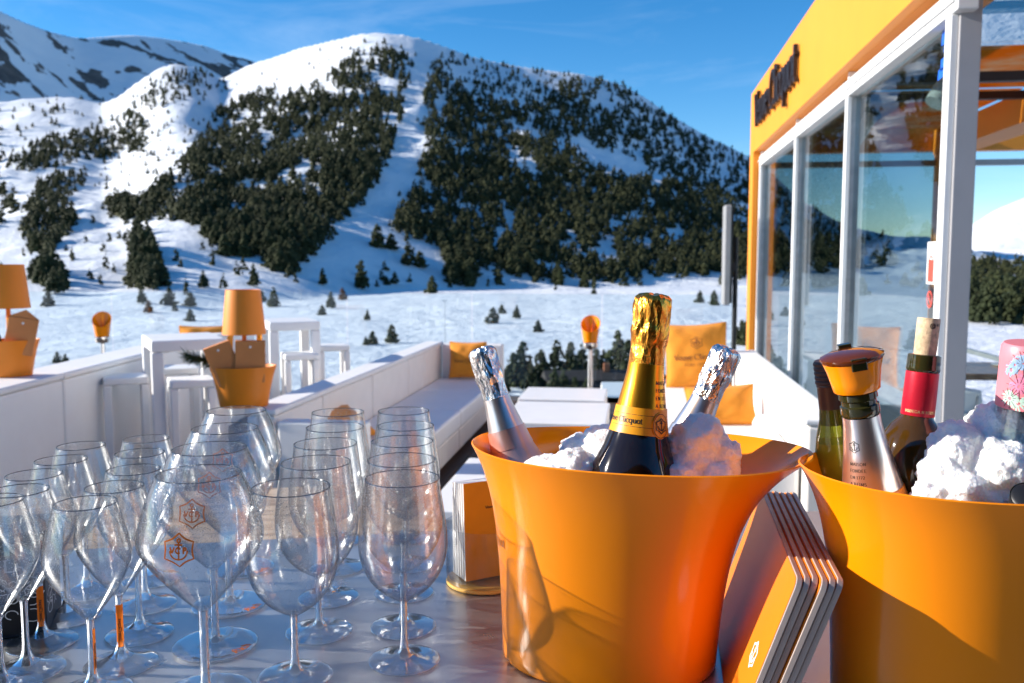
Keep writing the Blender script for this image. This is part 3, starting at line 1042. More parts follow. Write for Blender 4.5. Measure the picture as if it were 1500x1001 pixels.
for wi, (poly, dens, hh, where) in enumerate(WOODS):
    P_ = np.array(poly, float)
    x0, y0 = P_.min(0); x1, y1 = P_.max(0)
    n = int((x1 - x0) * (y1 - y0) / 1000 * dens * (2.05 if dens > 5 else 1.2))
    x = gen.uniform(x0, x1, n); y = gen.uniform(y0, y1, n)
    keep = inside(poly, x, y)
    if dens > 5:
        keep &= fbm(x / 26, y / 17, 4, 50 + wi) > (0.27 + (0.062 if wi == 1 else 0.07))
        for gp in GAPS:
            keep &= ~inside(gp, x, y)
    # fuller at the heart of a wood, thinner towards its ragged edge
    if wi in (0, 1, 2, 12, 11):                        # the central piste stays open
        cx = np.interp(y, (60, 100, 150, 210, 260, 300, 345, 395, 420), (640, 618, 606, 602, 588, 562, 528, 486, 470))
        hw = np.interp(y, (60, 150, 260, 345, 400), (15, 19, 31, 42, 52))
        keep &= np.abs(x - cx - fbm(y / 14, y * 0 + wi, 3, 5) * 14 + 7) > hw
    x, y = x[keep] + gen.normal(0, 4, keep.sum()), y[keep] + gen.normal(0, 3, keep.sum())
    P3, ok = hit_terrain(x, y)
    for p, o in zip(P3, ok):
        if o:
            cand.append((p, hh * gen.uniform(0.55, 1.3), wi))
cand.sort(key=lambda c: -c[1] / np.hypot(c[0][0], c[0][1]))

# trees that stand alone, with the words that single each one out
LONE = [  # px, py of the foot, height in px, label, brown
    (530, 424, 42, 'broad dark pine standing alone at the foot of the central ski run', 0),
    (598, 389, 34, 'tall pine on the snow just right of the ski run mouth', 0),
    (553, 363, 34, 'slim pine at the top of the lower snow field, beside the ski run', 0),
    (573, 366, 24, 'small pine next to the slim pine beside the ski run', 0),
    (615, 392, 24, 'small pine just right of the tall pine at the ski run mouth', 0),
    (566, 418, 14, 'low bushy pine right of the broad lone pine', 0),
    (578, 416, 18, 'second low pine right of the broad lone pine', 0),
    (633, 430, 26, 'pine at the left end of the small group on the snow edge', 0),
    (722, 474, 24, 'round pine with a long shadow in the middle of the snow field', 0),
    (757, 467, 20, 'upright pine right of the round pine on the snow field', 0),
    (788, 487, 18, 'small pine with a long shadow below the upright pine', 0),
    (735, 460, 14, 'tiny pine behind the round pine on the snow field', 0),
    (401, 450, 28, 'bushy pine right of the lamp shade on the snow field', 0),
    (384, 442, 16, 'small pine close to the lamp shade', 0),
    (372, 420, 32, 'pine rising behind the top of the lamp shade', 0),
    (485, 452, 24, 'round pine on the snow field above the white bar table', 0),
    (472, 462, 15, 'low pine beside the round pine above the white bar table', 0),
    (502, 440, 18, 'small brown larch on the snow field', 1),
    (538, 470, 16, 'low bush pine in the middle of the lower snow field', 0),
    (574, 503, 28, 'pine with feathery branches above the sofa back', 0),
    (546, 505, 20, 'slim pine left of the feathery pine above the sofa', 0),
    (536, 506, 13, 'tiny pine left of the slim pine above the sofa', 0),
    (279, 449, 20, 'dark pine left of the lamp, upper of two on one line', 0),
    (279, 471, 17, 'dark round pine left of the lamp, lower of two on one line', 0),
    (248, 447, 24, 'greyish pine above the white bar table on the left snow field', 0),
    (256, 456, 12, 'small bush below the greyish pine', 0),
    (208, 445, 22, 'pale pine beside the brown larch on the left snow field', 0),
    (218, 458, 17, 'brown larch standing on the left snow field', 1),
    (298, 422, 24, 'pine with a tilted top above left of the lamp', 0),
    (71, 449, 20, 'small pine between the left lamp and the glass rail', 0),
    (84, 532, 15, 'left of two round bushes above the white wall', 0),
    (96, 533, 13, 'right of two round bushes above the white wall', 0),
    (1025, 444, 18, 'small round pine behind the large orange cushion', 0),
    (1046, 448, 22, 'wide pine beside the tall grey heater panel', 0),
    (870, 431, 10, 'tiny pine below the lower forest edge', 0),
]
GROVE = [(690, 560, 46), (706, 565, 40), (752, 566, 50), (766, 560, 60), (778, 572, 40), (792, 570, 58), (815, 560, 62), (836, 556, 55), (852, 552, 48), (872, 548, 42), (884, 552, 40),
         (905, 556, 72), (920, 560, 62), (740, 574, 34), (812, 585, 44), (826, 582, 40), (842, 588, 36), (700, 590, 44), (720, 596, 38), (786, 596, 40), (1086, 500, 30), (1079, 505, 26), (1092, 506, 34),
         (860, 590, 36), (948, 566, 56), (962, 560, 50)]
pp = np.array([(a[0], a[1]) for a in LONE] + [(a[0], a[1]) for a in GROVE], float)
HT, HOK = hit_terrain(pp[:, 0], pp[:, 1])
for i, (x, y, hp, lab, br) in enumerate(LONE):
    p = HT[i]; d = np.hypot(p[0], p[1])
    pine(p, hp * d / FPX, lab, 'lone trees on the snow field', 0.95 if hp > 25 else 1.15, bool(br))
for i, (x, y, hp) in enumerate(GROVE):
    p = HT[len(LONE) + i]; d = np.hypot(p[0], p[1])
    wh = 'left of the dark timber lodge' if x < 800 else ('close round the dark timber lodge' if x < 890 else ('behind the gold foiled bottle' if x < 1000 else 'behind the black heater post'))
    pine(p, hp * d / FPX, ('tall' if hp > 48 else 'short') + ' valley conifer in the grove ' + wh, ('tall' if hp > 48 else 'short') + ' conifers ' + wh, 0.85)
NIND = 299 - len(LONE) - len(GROVE)
vis = lambda p: (lambda w_: (750 + FPX * ((p - _C) @ _r) / w_, 500.5 - FPX * ((p - _C) @ _up) / w_))((p - _C) @ _fw)
chosen, rest, n16 = [], [], 0
for c in cand:
    qx, qy = vis(c[0])
    far_wood = c[2] == 17
    if len(chosen) < NIND and not (far_wood and (n16 >= 30 or not 1422 < qx < 1500)) and qx > -10:
        chosen.append((c, qx, qy)); n16 += far_wood
    else:
        rest.append(c)
WB = [(np.array(w_[0])[:, 0].min(), np.array(w_[0])[:, 0].max(), np.array(w_[0])[:, 1].min(), np.array(w_[0])[:, 1].max()) for w_ in WOODS]
for (p, h, wi), qx, qy in chosen:
    x0, x1, y0, y1 = WB[wi]
    row = ('high up', 'halfway up', 'low down')[min(2, int(3 * (qy - y0) / (y1 - y0 + 1)))]
    colm = ('left part', 'middle', 'right part')[max(0, min(2, int(3 * (qx - x0) / (x1 - x0 + 1))))]
    w_ = 'pine ' + row + ' ' + WOODS[wi][3] + ', ' + colm
    pine(p, h, 'dark ' + w_, w_.replace('pine', 'mountain pines', 1), rnd.uniform(0.95, 1.3))
protos = [crown(300 + k, 18, (1.0, 0.85, 1.15, 0.95, 1.1, 0.9)[k], leaf=1.42) for k in range(6)]
print('forest trees', len(rest))
VV, FF, off = [], [], 0
for i, (p, h, wi) in enumerate(rest):
    V_, F_ = protos[i % 6]
    a = gen.random() * 6.28
    c, s_ = math.cos(a), math.sin(a)
    w = h * gen.uniform(0.78, 1.12)
    Q = np.column_stack([(V_[:, 0] * c - V_[:, 1] * s_) * w, (V_[:, 0] * s_ + V_[:, 1] * c) * w, V_[:, 2] * h]) + p - np.array([0, 0, 0.04 * h])
    VV.append(Q); FF.append(F_ + off); off += len(V_)
me = fast_mesh('pine_forest', np.concatenate(VV), np.concatenate(FF))
me.materials.append(MATS['forest_needles'])
tag(link('pine_forest', me), 'dark pine forest covering the mountainside', 'forest', kind='stuff')
print('trees', len(cand), 'stuff tris', off // 6 * 8)

# ------------------------------------------------------------------ valley buildings and lift pylons
hp, _ = hit_terrain(np.array([868., 910., 652., 441., 1012.]), np.array([580., 606., 502., 442., 436.]))
face = lambda p: math.atan2(p[0], -p[1])
lp = hp[0]; ld = np.hypot(lp[0], lp[1]); k = ld / FPX
lodge = thing('timber_lodge', 'long dark timber lodge with railed balcony among the valley trees', 'building', lp, YAW + 0.1)
MB().b2(-62 * k, 66 * k, 0, 40 * k, -4 * k, 24 * k).obj('wall', 'lodge_wood', lodge)
rf = MB().add([(-70 * k, -8 * k, 24 * k), (74 * k, -8 * k, 24 * k), (74 * k, 20 * k, 36 * k), (-70 * k, 20 * k, 36 * k), (-70 * k, 48 * k, 24 * k), (74 * k, 48 * k, 24 * k)],
              [(0, 1, 2, 3), (3, 2, 5, 4), (0, 3, 4), (1, 5, 2), (0, 4, 5, 1)]).obj('roof', 'lodge_wood', lodge)
MB().b2(20 * k, 28 * k, 14 * k, 22 * k, 30 * k, 46 * k).obj('chimney', 'rust_roof', rf)
for j in range(3):
    MB().b2(-64 * k, 68 * k, -9 * k, -8 * k, (8 + 4 * j) * k, (9.2 + 4 * j) * k).obj('balcony_rail', 'lodge_rail', lodge)
for j in range(7):
    w_ = MB().b2((-54 + 17 * j) * k, (-44 + 17 * j) * k, -1.2 * k, -0.05 * k, 1 * k, 8 * k).obj('window', 'black_box', lodge)
    MB().b2((-55 + 17 * j) * k, (-43 + 17 * j) * k, -1.6 * k, -1.22 * k, 8.2 * k, 9 * k).obj('lintel', 'lodge_rail', w_)
cp = hp[1]; k = np.hypot(cp[0], cp[1]) / FPX
ch = thing('small_chalet', 'small blue grey chalet under a thick snowy roof below the lodge', 'building', cp, YAW)
MB().b2(-20 * k, 24 * k, 0, 26 * k, -5 * k, 20 * k).obj('wall', 'chalet_wall', ch)
MB().add([(-28 * k, -6 * k, 22 * k), (30 * k, -6 * k, 22 * k), (30 * k, 14 * k, 38 * k), (-28 * k, 14 * k, 38 * k), (-28 * k, 34 * k, 22 * k), (30 * k, 34 * k, 22 * k),
          (-28 * k, -6 * k, 28 * k), (30 * k, -6 * k, 28 * k), (30 * k, 14 * k, 45 * k), (-28 * k, 14 * k, 45 * k), (-28 * k, 34 * k, 28 * k), (30 * k, 34 * k, 28 * k)],
         [(0, 1, 7, 6), (6, 7, 8, 9), (9, 8, 11, 10), (4, 10, 11, 5), (0, 6, 9, 3), (3, 9, 10, 4), (1, 2, 8, 7), (2, 5, 11, 8), (0, 3, 2, 1), (3, 4, 5, 2)]).obj('snowy_roof', 'white_paint', ch)
for j in (-10, 6):
    MB().b2(j * k, (j + 8) * k, -1 * k, -0.05 * k, 6 * k, 14 * k).obj('window', 'black_box', ch)
for j, (i, lab, hpx) in enumerate(((2, 'thin lift pylon standing above the white corner sofa', 62), (3, 'short lift pylon on the snow beside the small brown larch', 17))):
    p = hp[i]; k = np.hypot(p[0], p[1]) / FPX
    t = thing('lift_pylon', lab, 'pylon', p, YAW, 'ski lift pylons')
    MB().tube([(0, 0, -1), (0, 0, hpx * k)], [0.55 * k, 0.4 * k], 8).obj('mast', 'grey_metal', t)
    MB().b2(-5 * k, 5 * k, -0.4 * k, 0.4 * k, (hpx - 0.8) * k, hpx * k).obj('crossarm', 'grey_metal', t)

# ------------------------------------------------------------------ terrace
tf = MB().b2(-9.5, 6.5, -5, 10.4, -0.32, -0.03).obj('terrace_floor', 'deck_wood')
tag(tf, kind='structure')
tag(MB().b2(-9.4, 6.4, -4.9, 10.3, -26, -0.33).obj('terrace_base', 'grey_paint'), kind='structure')
pw_ = 0.145
plank = MB().b2(-pw_ / 2 + 0.003, pw_ / 2 - 0.003, -5, 10.38, -0.03, 0.0)
pme = None
for i in range(110):
    x = -9.42 + i * pw_
    if pme is None:
        o = plank.obj('plank', 'deck_wood', tf); pme = o.data
    else:
        o = link('plank', pme, tf)
    o.location = (x, 0, -0.0012 * (i % 3))

# glass balustrade along the far edge: panes between slim posts
for i in range(7):
    x0 = -9.4 + i * 1.5
    t = thing('glass_railing', 'clear glass balustrade pane at the terrace edge, ' + ('far left corner', 'behind the left lamp', 'behind the slanted ashtray by the white wall', 'left of the tall lamp',
              'behind the far white bar stools', 'behind the end of the corner sofa', 'behind the low white tables')[i], 'railing', (x0, 10.1, 0), 0, 'glass balustrade panes')
    MB().b2(0.012, 1.488, -0.006, 0.006, 0.06, 1.235).obj('pane', 'rail_glass', t)
    MB().b2(0, 1.5, -0.03, 0.03, 0.0, 0.055).obj('base_channel', 'aluminium', t)
t = thing('glass_railing', 'clear glass balustrade pane behind the right corner sofa', 'railing', (1.1 - 0.0, 10.1, 0), 0, 'glass balustrade panes')
MB().b2(-1.488, -0.012, -0.006, 0.006, 0.06, 1.235).obj('pane', 'rail_glass', t)
MB().b2(-1.5, 0, -0.03, 0.03, 0.0, 0.055).obj('base_channel', 'aluminium', t)


# ------------------------------------------------------------------ sofas
def sofa_box(name, mat, parent, x0, x1, y0, y1, z0, z1, bev=0.015):
    return MB().b2(x0, x1, y0, y1, z0, z1).obj(name, mat, parent, bevel=bev)


so = thing('long_sofa', 'long white corner sofa running away on the left with a shaded seat', 'sofa', (0, 0, 0))
ys = [4.75, 5.55, 6.65, 7.75, 8.35, 9.15]
for a, b_ in zip(ys, ys[1:]):
    sofa_box('back_panel', 'cream_vinyl', so, -2.14, -2.04, a + .006, b_ - .006, 0.12, 0.725)
sofa_box('back_rest', 'white_vinyl', so, -2.22, -2.03, 4.75, 9.16, 0.728, 0.765, 0.012)
sofa_box('back_frame', 'white_vinyl', so, -2.21, -2.145, 4.76, 9.15, 0.06, 0.72)
ys2 = [4.86, 5.9, 7.0, 8.1, 9.02]
for a, b_ in zip(ys2, ys2[1:]):
    sofa_box('seat_cushion', 'white_vinyl', so, -2.035, -1.41, a + .004, b_ - .004, 0.255, 0.40, 0.02)
    sofa_box('base_panel', 'cream_vinyl', so, -2.03, -1.425, a + .003, b_ - .003, 0.07, 0.25)
sofa_box('arm_panel', 'white_vinyl', so, -2.02, -1.50, 4.74, 4.845, 0.05, 0.70)
sofa_box('end_panel', 'white_vinyl', so, -2.02, -1.38, 9.03, 9.15, 0.05, 0.75)

sr = thing('corner_sofa', 'white corner sofa in the sun along the pavilion windows', 'sofa', (0, 0, 0))
ys = [4.9, 5.75, 6.9, 8.0, 8.75]
for a, b_ in zip(ys, ys[1:]):
    sofa_box('back_panel', 'cream_vinyl', sr, 0.915, 1.02, a + .005, b_ - .005, 0.10, 0.715)
    sofa_box('back_rest', 'white_vinyl', sr, 0.90, 1.12, a + .004, b_ - .004, 0.718, 0.755, 0.012)
for a, b_ in ((6.38, 7.5), (7.5, 8.72)):
    sofa_box('seat_cushion', 'white_vinyl', sr, 0.16, 0.91, a + .004, b_ - .004, 0.275, 0.42, 0.02)
    sofa_box('base_panel', 'cream_vinyl', sr, 0.18, 0.91, a + .003, b_ - .003, 0.05, 0.27)
sofa_box('seat_block', 'white_vinyl', sr, 0.45, 0.905, 5.02, 5.9, 0.06, 0.52, 0.03)
sofa_box('arm_cushion', 'white_vinyl', sr, 0.80, 1.0, 5.92, 6.34, 0.30, 0.545, 0.06)

# the long white bench back on the far left (its seats face away)
wl_dir = -R(-8)
lw = thing('bench_wall', 'long white upholstered bench back on the left edge of the terrace', 'bench', (-3.44, 4.9, 0), R(8))
yy = [-2.6, -1.3, 0.0, 1.35, 2.7, 4.0]
for a, b_ in zip(yy, yy[1:]):
    sofa_box('back_panel', 'white_vinyl', lw, -0.30, 0.0, a + .006, b_ - .006, 0.03, 0.89)
    sofa_box('back_rest', 'white_vinyl', lw, -0.31, 0.01, a + .004, b_ - .004, 0.893, 0.93, 0.012)
    sofa_box('seat_cushion', 'white_vinyl', lw, -0.98, -0.31, a + .004, b_ - .004, 0.1, 0.45, 0.02)

for lab, x0, x1, y0, y1, z in (('farther of two low white tables between the sofas', -1.02, -0.27, 7.55, 8.28, 0.42), ('nearer of two low white tables between the sofas', -1.0, -0.22, 6.42, 7.42, 0.42),
                               ('low white table in half shade behind the brochure holder', -1.0, -0.2, 4.05, 5.2, 0.42), ('white square pouf seen between the two orange buckets', 0.28, 1.0, 3.0, 3.9, 0.46)):
    t = thing('low_table', lab, 'table', ((x0 + x1) / 2, (y0 + y1) / 2, 0), 0, 'low white lounge tables')
    w, d_ = x1 - x0, y1 - y0
    MB().b2(-w / 2, w / 2, -d_ / 2, d_ / 2, z - 0.05, z).obj('table_top', 'white_lacquer', t, bevel=0.008)
    for sx in (-1, 1):
        MB().b2(sx * (w / 2 - 0.028) - 0.025, sx * (w / 2 - 0.028) + 0.025, -d_ / 2 + .004, d_ / 2 - .004, 0, z - 0.052).obj('leg', 'white_lacquer', t, bevel=0.006)
    MB().b2(-w / 2 + .056, w / 2 - .056, -d_ / 2 + .02, -d_ / 2 + 0.05, 0.06, z - 0.052).obj('front_panel', 'white_lacquer', t)


def cushion(loc, w, h, th, rz, tilt, label, group='orange cushions on the sofas', text=0, flop=0.0, seed=0):
    t = thing('cushion', label, 'cushion', loc, 0, group)
    t.rotation_mode = 'XYZ'
    t.rotation_euler = (-tilt, flop, rz)
    N = 22
    g = np.random.default_rng(seed + 3)
    ph = g.random(6) * 6.28

    def surf(u, v, side):
        e = max(0.0, (1 - abs(u) ** 2.6)) ** .6 * max(0.0, (1 - abs(v) ** 2.6)) ** .6
        pinch = 1 - 0.07 * (1 - abs(u) ** 2) * abs(v) ** 3 if abs(v) > abs(u) else 1 - 0.07 * (1 - abs(v) ** 2) * abs(u) ** 3
        wr = 0.006 * math.sin(5 * u + 3 * v + ph[0]) * math.sin(4 * v - 2 * u + ph[1]) + 0.003 * math.sin(11 * u + ph[2]) * math.sin(9 * v + ph[3])
        wr *= w / 0.5
        return (u * w / 2 * pinch, -side * (th / 2 * e + 0.004) + (wr if e > 0 else 0) * min(1, e * 2), v * h / 2 * pinch + h / 2)
    mb = MB()
    for side in (1, -1):
        vs = [surf(-1 + 2 * i / N, -1 + 2 * j / N, side) for j in range(N + 1) for i in range(N + 1)]
        fs = []
        for j in range(N):
            for i in range(N):
                q = (j * (N + 1) + i, j * (N + 1) + i + 1, (j + 1) * (N + 1) + i + 1, (j + 1) * (N + 1) + i)
                fs.append(q if side == 1 else q[::-1])
        mb.add(vs, fs)
    rim = MB()
    mb.obj('cover', 'orange_fabric', t, smooth=True)
    pipe = [surf(a, -1, 1) for a in np.linspace(-1, 1, 14)] + [surf(1, a, 1) for a in np.linspace(-.9, 1, 13)] + [surf(-a, 1, 1) for a in np.linspace(-.9, 1, 13)] + [surf(-1, -a, 1) for a in np.linspace(-.9, 1, 13)]
    MB().tube([(p[0], 0, p[2]) for p in pipe], 0.006, 6).obj('piping', 'orange_fabric', t, smooth=True)
    if text:
        def fn(x, y, hh):
            u, v = x / (w / 2), (y - h / 2) / (h / 2)
            p = surf(u, v, 1)
            return (p[0], p[1] - 0.0035 - hh, p[2])
        s_ = w * 0.118
        put_strokes('lettering', strokes(centred('Veuve Clicquot', s_), s_, .14, .05, 0, h * .42), fn, 'ink_soft', t)
        if text > 1:
            put_strokes('small_lettering', strokes(centred('REIMS  FRANCE', s_ * .4, .12), s_ * .4, .12, .07, 0, h * .33), fn, 'ink_soft', t)
            put_strokes('emblem', strokes(logo_lines(True), w * .2, .05, .05, 0, h * .68), fn, 'ink_soft', t)
    return t


cushion((0.575, 8.45, 0.415), 0.60, 0.62, 0.17, R(4), R(14), 'large square orange cushion with emblem and dark lettering on the right sofa', text=2, flop=R(-3), seed=1)
cushion((0.62, 6.52, 0.415), 0.50, 0.30, 0.15, R(2), R(24), 'slumped plain orange cushion on the sunlit right sofa', flop=R(-4), seed=2)
cushion((-1.72, 8.88, 0.415), 0.38, 0.37, 0.13, R(3), R(10), 'small square orange cushion in the far corner of the long sofa', text=1, seed=3)
cushion((-1.86, 5.66, 0.42), 0.42, 0.36, 0.13, R(60), R(62), 'orange cushion lying flat at the near end of the long sofa', seed=4)
cushion((-4.05, 7.9, 0.6), 0.5, 0.40, 0.14, R(20), R(10), 'orange cushion of which only the top shows over the white bench back', seed=5)


# ------------------------------------------------------------------ bar tables and stools
def frame_table(name, cat, label, loc, rz, w, d_, h, bar, group):
    t = thing(name, label, cat, loc, rz, group)
    MB().b2(-w / 2, w / 2, -d_ / 2, d_ / 2, h - bar, h).obj('top' if cat == 'table' else 'seat', 'white_lacquer', t, bevel=0.012)
    for sx in (-1, 1):
        for sy in (-1, 1):
            cx, cy_ = sx * (w / 2 - bar / 2), sy * (d_ / 2 - bar / 2)
            MB().box((cx, cy_, (h - bar - .002) / 2), (bar, bar, h - bar - .002)).obj('leg', 'white_lacquer', t, bevel=0.008)
    for sx in (-1, 1):
        MB().box((sx * (w / 2 - bar / 2), 0, 0.22), (bar * .6, d_ - 2 * bar - .004, bar * .6)).obj('stretcher', 'white_lacquer', t)
    return t


frame_table('bar_table', 'table', 'near white high table with thick square legs beside the white bench', (-3.04, 5.60, 0), R(36), 0.46, 0.60, 1.1, 0.075, 'white high tables')
frame_table('bar_table', 'table', 'far white high table between the lamp and the long sofa', (-3.00, 7.36, 0), R(31), 0.42, 0.60, 1.1, 0.075, 'white high tables')
for lab, x, y, rz in (('white bar stool nearest the bench, left of the high table', -3.41, 5.51, 33), ('white bar stool half hidden behind the planter bucket', -2.897, 5.43, 34),
                      ('white bar stool behind the near high table', -3.33, 6.04, 33), ('white bar stool in front of the far high table', -2.81, 7.10, 30),
                      ('white bar stool farthest away beside the long sofa', -2.79, 7.85, 28)):
    frame_table('bar_stool', 'stool', lab, (x, y, 0), R(rz), 0.28, 0.28, 0.84, 0.05, 'white bar stools')


# ------------------------------------------------------------------ planter buckets with lamps, papers, bottles
def small_bottle(label, loc, axis=(0, 0, 1), group='small bottles in the planter buckets'):
    t = thing('small_bottle', label, 'bottle', loc, 0, group)
    aim(t, axis)
    MB().lathe([(0, 0), (.036, .002), (.036, .13), (.030, .165), (.0155, .205), (.014, .235), (0, .2352)], 20).obj('body', 'dark_bottle', t, smooth=True, angle=40)
    MB().lathe([(.0148, .196), (.0162, .23), (.017, .262), (.0165, .272), (0, .276)], 20).obj('foil', 'gold_foil', t, smooth=True, angle=50)
    return t


def folded_paper(label, loc, w, h, rz, lean, roll, group):
    t = thing('paper_bag', label, 'bag', loc, 0, group)
    t.rotation_euler = (lean, roll, rz)
    MB().b2(-w / 2, w / 2, -.02, .02, 0, h).obj('bag_body', 'brown_paper', t, bevel=0.004)
    MB().b2(-w / 2 * .98, w / 2 * .98, -.0225, -.0203, h * .80, h * .995).obj('flap', 'brown_paper', t)
    MB().lathe([(0, 0), (.007, .0005), (.007, .003), (0, .0032)], 14).obj('seal', 'white_paint', t).rotation_euler = (R(90), 0, 0)
    t.children[-1].location = (0, -.0226, h * .86)
    return t


def lamp(loc, label, stem_h, shade_r, rz=0):
    t = thing('table_lamp', label, 'lamp', loc, rz, 'orange table lamps')
    MB().lathe([(0, 0), (.07, .001), (.07, .01), (.02, .02), (.014, .05), (.0125, stem_h), (0, stem_h + .001)], 24).obj('stem', 'orange_matt', t, smooth=True, angle=40)
    h0, h1 = stem_h - .02, stem_h + .235
    sh = MB().lathe([(shade_r * 1.17, h0), (shade_r * .93, h1 - .004), (shade_r * .92, h1), (shade_r * .915, h1 - .002), (shade_r * 1.155, h0 + .001), (shade_r * 1.17, h0)], 48).obj('shade', 'orange_shade', t, smooth=True, angle=50)
    MB().b2(-shade_r * .9, shade_r * .9, -.004, .004, h1 - .05, h1 - .044).obj('cross_bar', 'orange_matt', sh)
    return t


def planter(loc, label, w, h, rz):
    t = thing('planter_bucket', label, 'bucket', loc, rz, 'orange planter buckets')
    p = [(0, 0), (.70 * w, .001), (.72 * w, .006), (.80 * w, h * .4), (.90 * w, h * .75), (w, h), (w - .006, h), (.88 * w - .004, h * .74), (.78 * w - .004, h * .4), (.70 * w, .012), (0, .011)]
    MB().lathe(p, 56, 1.0, 0.72).obj('body', 'orange_matt', t, smooth=True, angle=45)
    MB().lathe([(0, h * .72), (.86 * w, h * .72)], 40, 1.0, .72).obj('filling', 'black_box', t)
    return t


B2 = Vector((-2.255, 4.83, 0.766))
planter(B2, 'orange oval bucket with paper bags and a fir sprig on the sofa back', 0.188, 0.235, R(24))
lamp(B2 + Vector((.005, .015, .17)), 'orange table lamp rising from the bucket on the sofa back', 0.27, 0.105)
folded_paper('brown paper bag tilted to the left in the bucket under the lamp', B2 + Vector((-.035, -.075, .15)), 0.15, 0.235, R(24), R(4), R(-20), 'paper bags in the buckets')
folded_paper('upright brown paper bag right of the lamp stem', B2 + Vector((.062, -.05, .15)), 0.165, 0.24, R(24), R(4), R(2), 'paper bags in the buckets')
small_bottle('gold topped small bottle behind the upright paper bag', B2 + Vector((.085, .03, .17)), (0.02, 0, 1))
fs = thing('fir_sprig', 'dark green fir sprig sticking out of the bucket to the left', 'branch', B2 + Vector((-.05, -.06, .225)))
MB().tube([(0, 0, 0), (-.08, -.02, .03), (-.16, -.04, .045), (-.235, -.05, .065)], [.006, .005, .003, .002], 6).obj('twig', 'tree_bark', fs)
ndl = MB()
for i in range(520):
    u = rnd.random()
    c = Vector((-.235 * u, -.05 * u, .02 + .06 * u))
    dr = Vector((-.6, rnd.uniform(-1, 1), rnd.uniform(-1, 1))).normalized() * rnd.uniform(.045, .075)
    sd = dr.cross(Vector((rnd.random(), rnd.random(), rnd.random()))).normalized() * .004
    ndl.add([c - sd, c + sd, c + dr], [(0, 1, 2)])
ndl.obj('needles', 'fir_sprig', fs)

B1 = Vector((-3.66, 4.72, 0.931))
planter(B1, 'orange oval bucket with bottles on the white bench back', 0.172, 0.215, R(30))
lamp(B1 + Vector((.0, .02, .155)), 'orange table lamp in the bucket at the left edge', 0.265, 0.102)
t = folded_paper('brown paper bag with a pointed top leaning right in the left bucket', B1 + Vector((.085, -.03, .135)), 0.155, 0.215, R(32), R(2), R(12), 'paper bags in the buckets')
MB().add([(-.075, -.018, .216), (.075, -.018, .216), (.0, -.018, .262), (-.075, .018, .216), (.075, .018, .216), (.0, .018, .262)],
         [(0, 1, 2), (5, 4, 3), (0, 2, 5, 3), (1, 4, 5, 2)]).obj('folded_top', 'brown_paper', t)
for i, (dx, lab) in enumerate(((-.10, 'left of three small bottles in the left bucket'), (-.055, 'middle of three small bottles in the left bucket'), (.03, 'small bottle close behind the paper bag in the left bucket'))):
    small_bottle(lab, B1 + Vector((dx, -.03 + .02 * (i == 2), .07)))


# ------------------------------------------------------------------ ashtray stands, heater
def ashtray(x, y, lab, rz):
    t = thing('ashtray_stand', lab, 'ashtray', (x, y, 0), rz, 'orange ashtray stands')
    MB().lathe([(0, 0), (.14, .002), (.14, .014), (.03, .024), (.0, .025)], 28).obj('foot', 'chrome', t, smooth=True, angle=30)
    MB().tube([(0, 0, .02), (0, 0, .66)], .026, 16).obj('pole', 'chrome', t, smooth=True, angle=40)
    MB().lathe([(.026, .655), (.075, .67), (.088, .70), (.088, .735), (.07, .74), (0, .74)], 28).obj('collar', 'chrome', t, smooth=True, angle=30)
    # slant-cut cup
    n = 40
    vs, fs = [], []
    for (r, z0, sl) in ((.075, .742, 0), (.092, .86, 0.55), (.104, .94, 1.0), (.098, .94, 1.0), (.085, .86, .5), (.068, .77, 0)):
        for k in range(n):
            a = 2 * math.pi * k / n
            zz = z0 + sl * (.085 * (1 + math.sin(a)) - .085)
            vs.append((r * math.cos(a), r * math.sin(a), zz))
    for i in range(5):
        for k in range(n):
            fs.append((i * n + k, i * n + (k + 1) % n, (i + 1) * n + (k + 1) % n, (i + 1) * n + k))
    MB().add(vs, fs).obj('cup', 'orange_plastic', t, smooth=True, angle=50)
    MB().lathe([(0, .80), (.074, .80)], 24).obj('sand_tray', 'black_box', t)
    MB().tube([(0, .07, .80), (0, .092, .99)], .007, 8).obj('rod', 'gold_smooth', t)
    return t


ashtray(-0.50, 9.55, 'orange slant cut ashtray on a chrome pole behind the low white tables', R(-3))
ashtray(-6.15, 9.5, 'orange slant cut ashtray on a chrome pole beyond the white bench', R(25))

ht = thing('patio_heater', 'tall grey panel heater on a black post beside the orange pillar', 'heater', (0.985, 9.62, 0))
MB().b2(-.10, -.035, -.14, .14, 1.15, 2.19).obj('panel', 'grey_metal', ht, bevel=.012)
MB().b2(-.034, -.012, -.12, .12, 1.17, 2.17).obj('back_shell', 'black_metal', ht)
MB().tube([(.03, 0, 0), (.03, 0, 1.86)], .026, 12).obj('post', 'black_metal', ht)
MB().b2(-.012, .03, -.03, .03, 1.5, 1.6).obj('bracket', 'black_metal', ht)
MB().lathe([(0, 0), (.2, .002), (.2, .02), (0, .022)], 28).obj('foot', 'black_metal', ht)

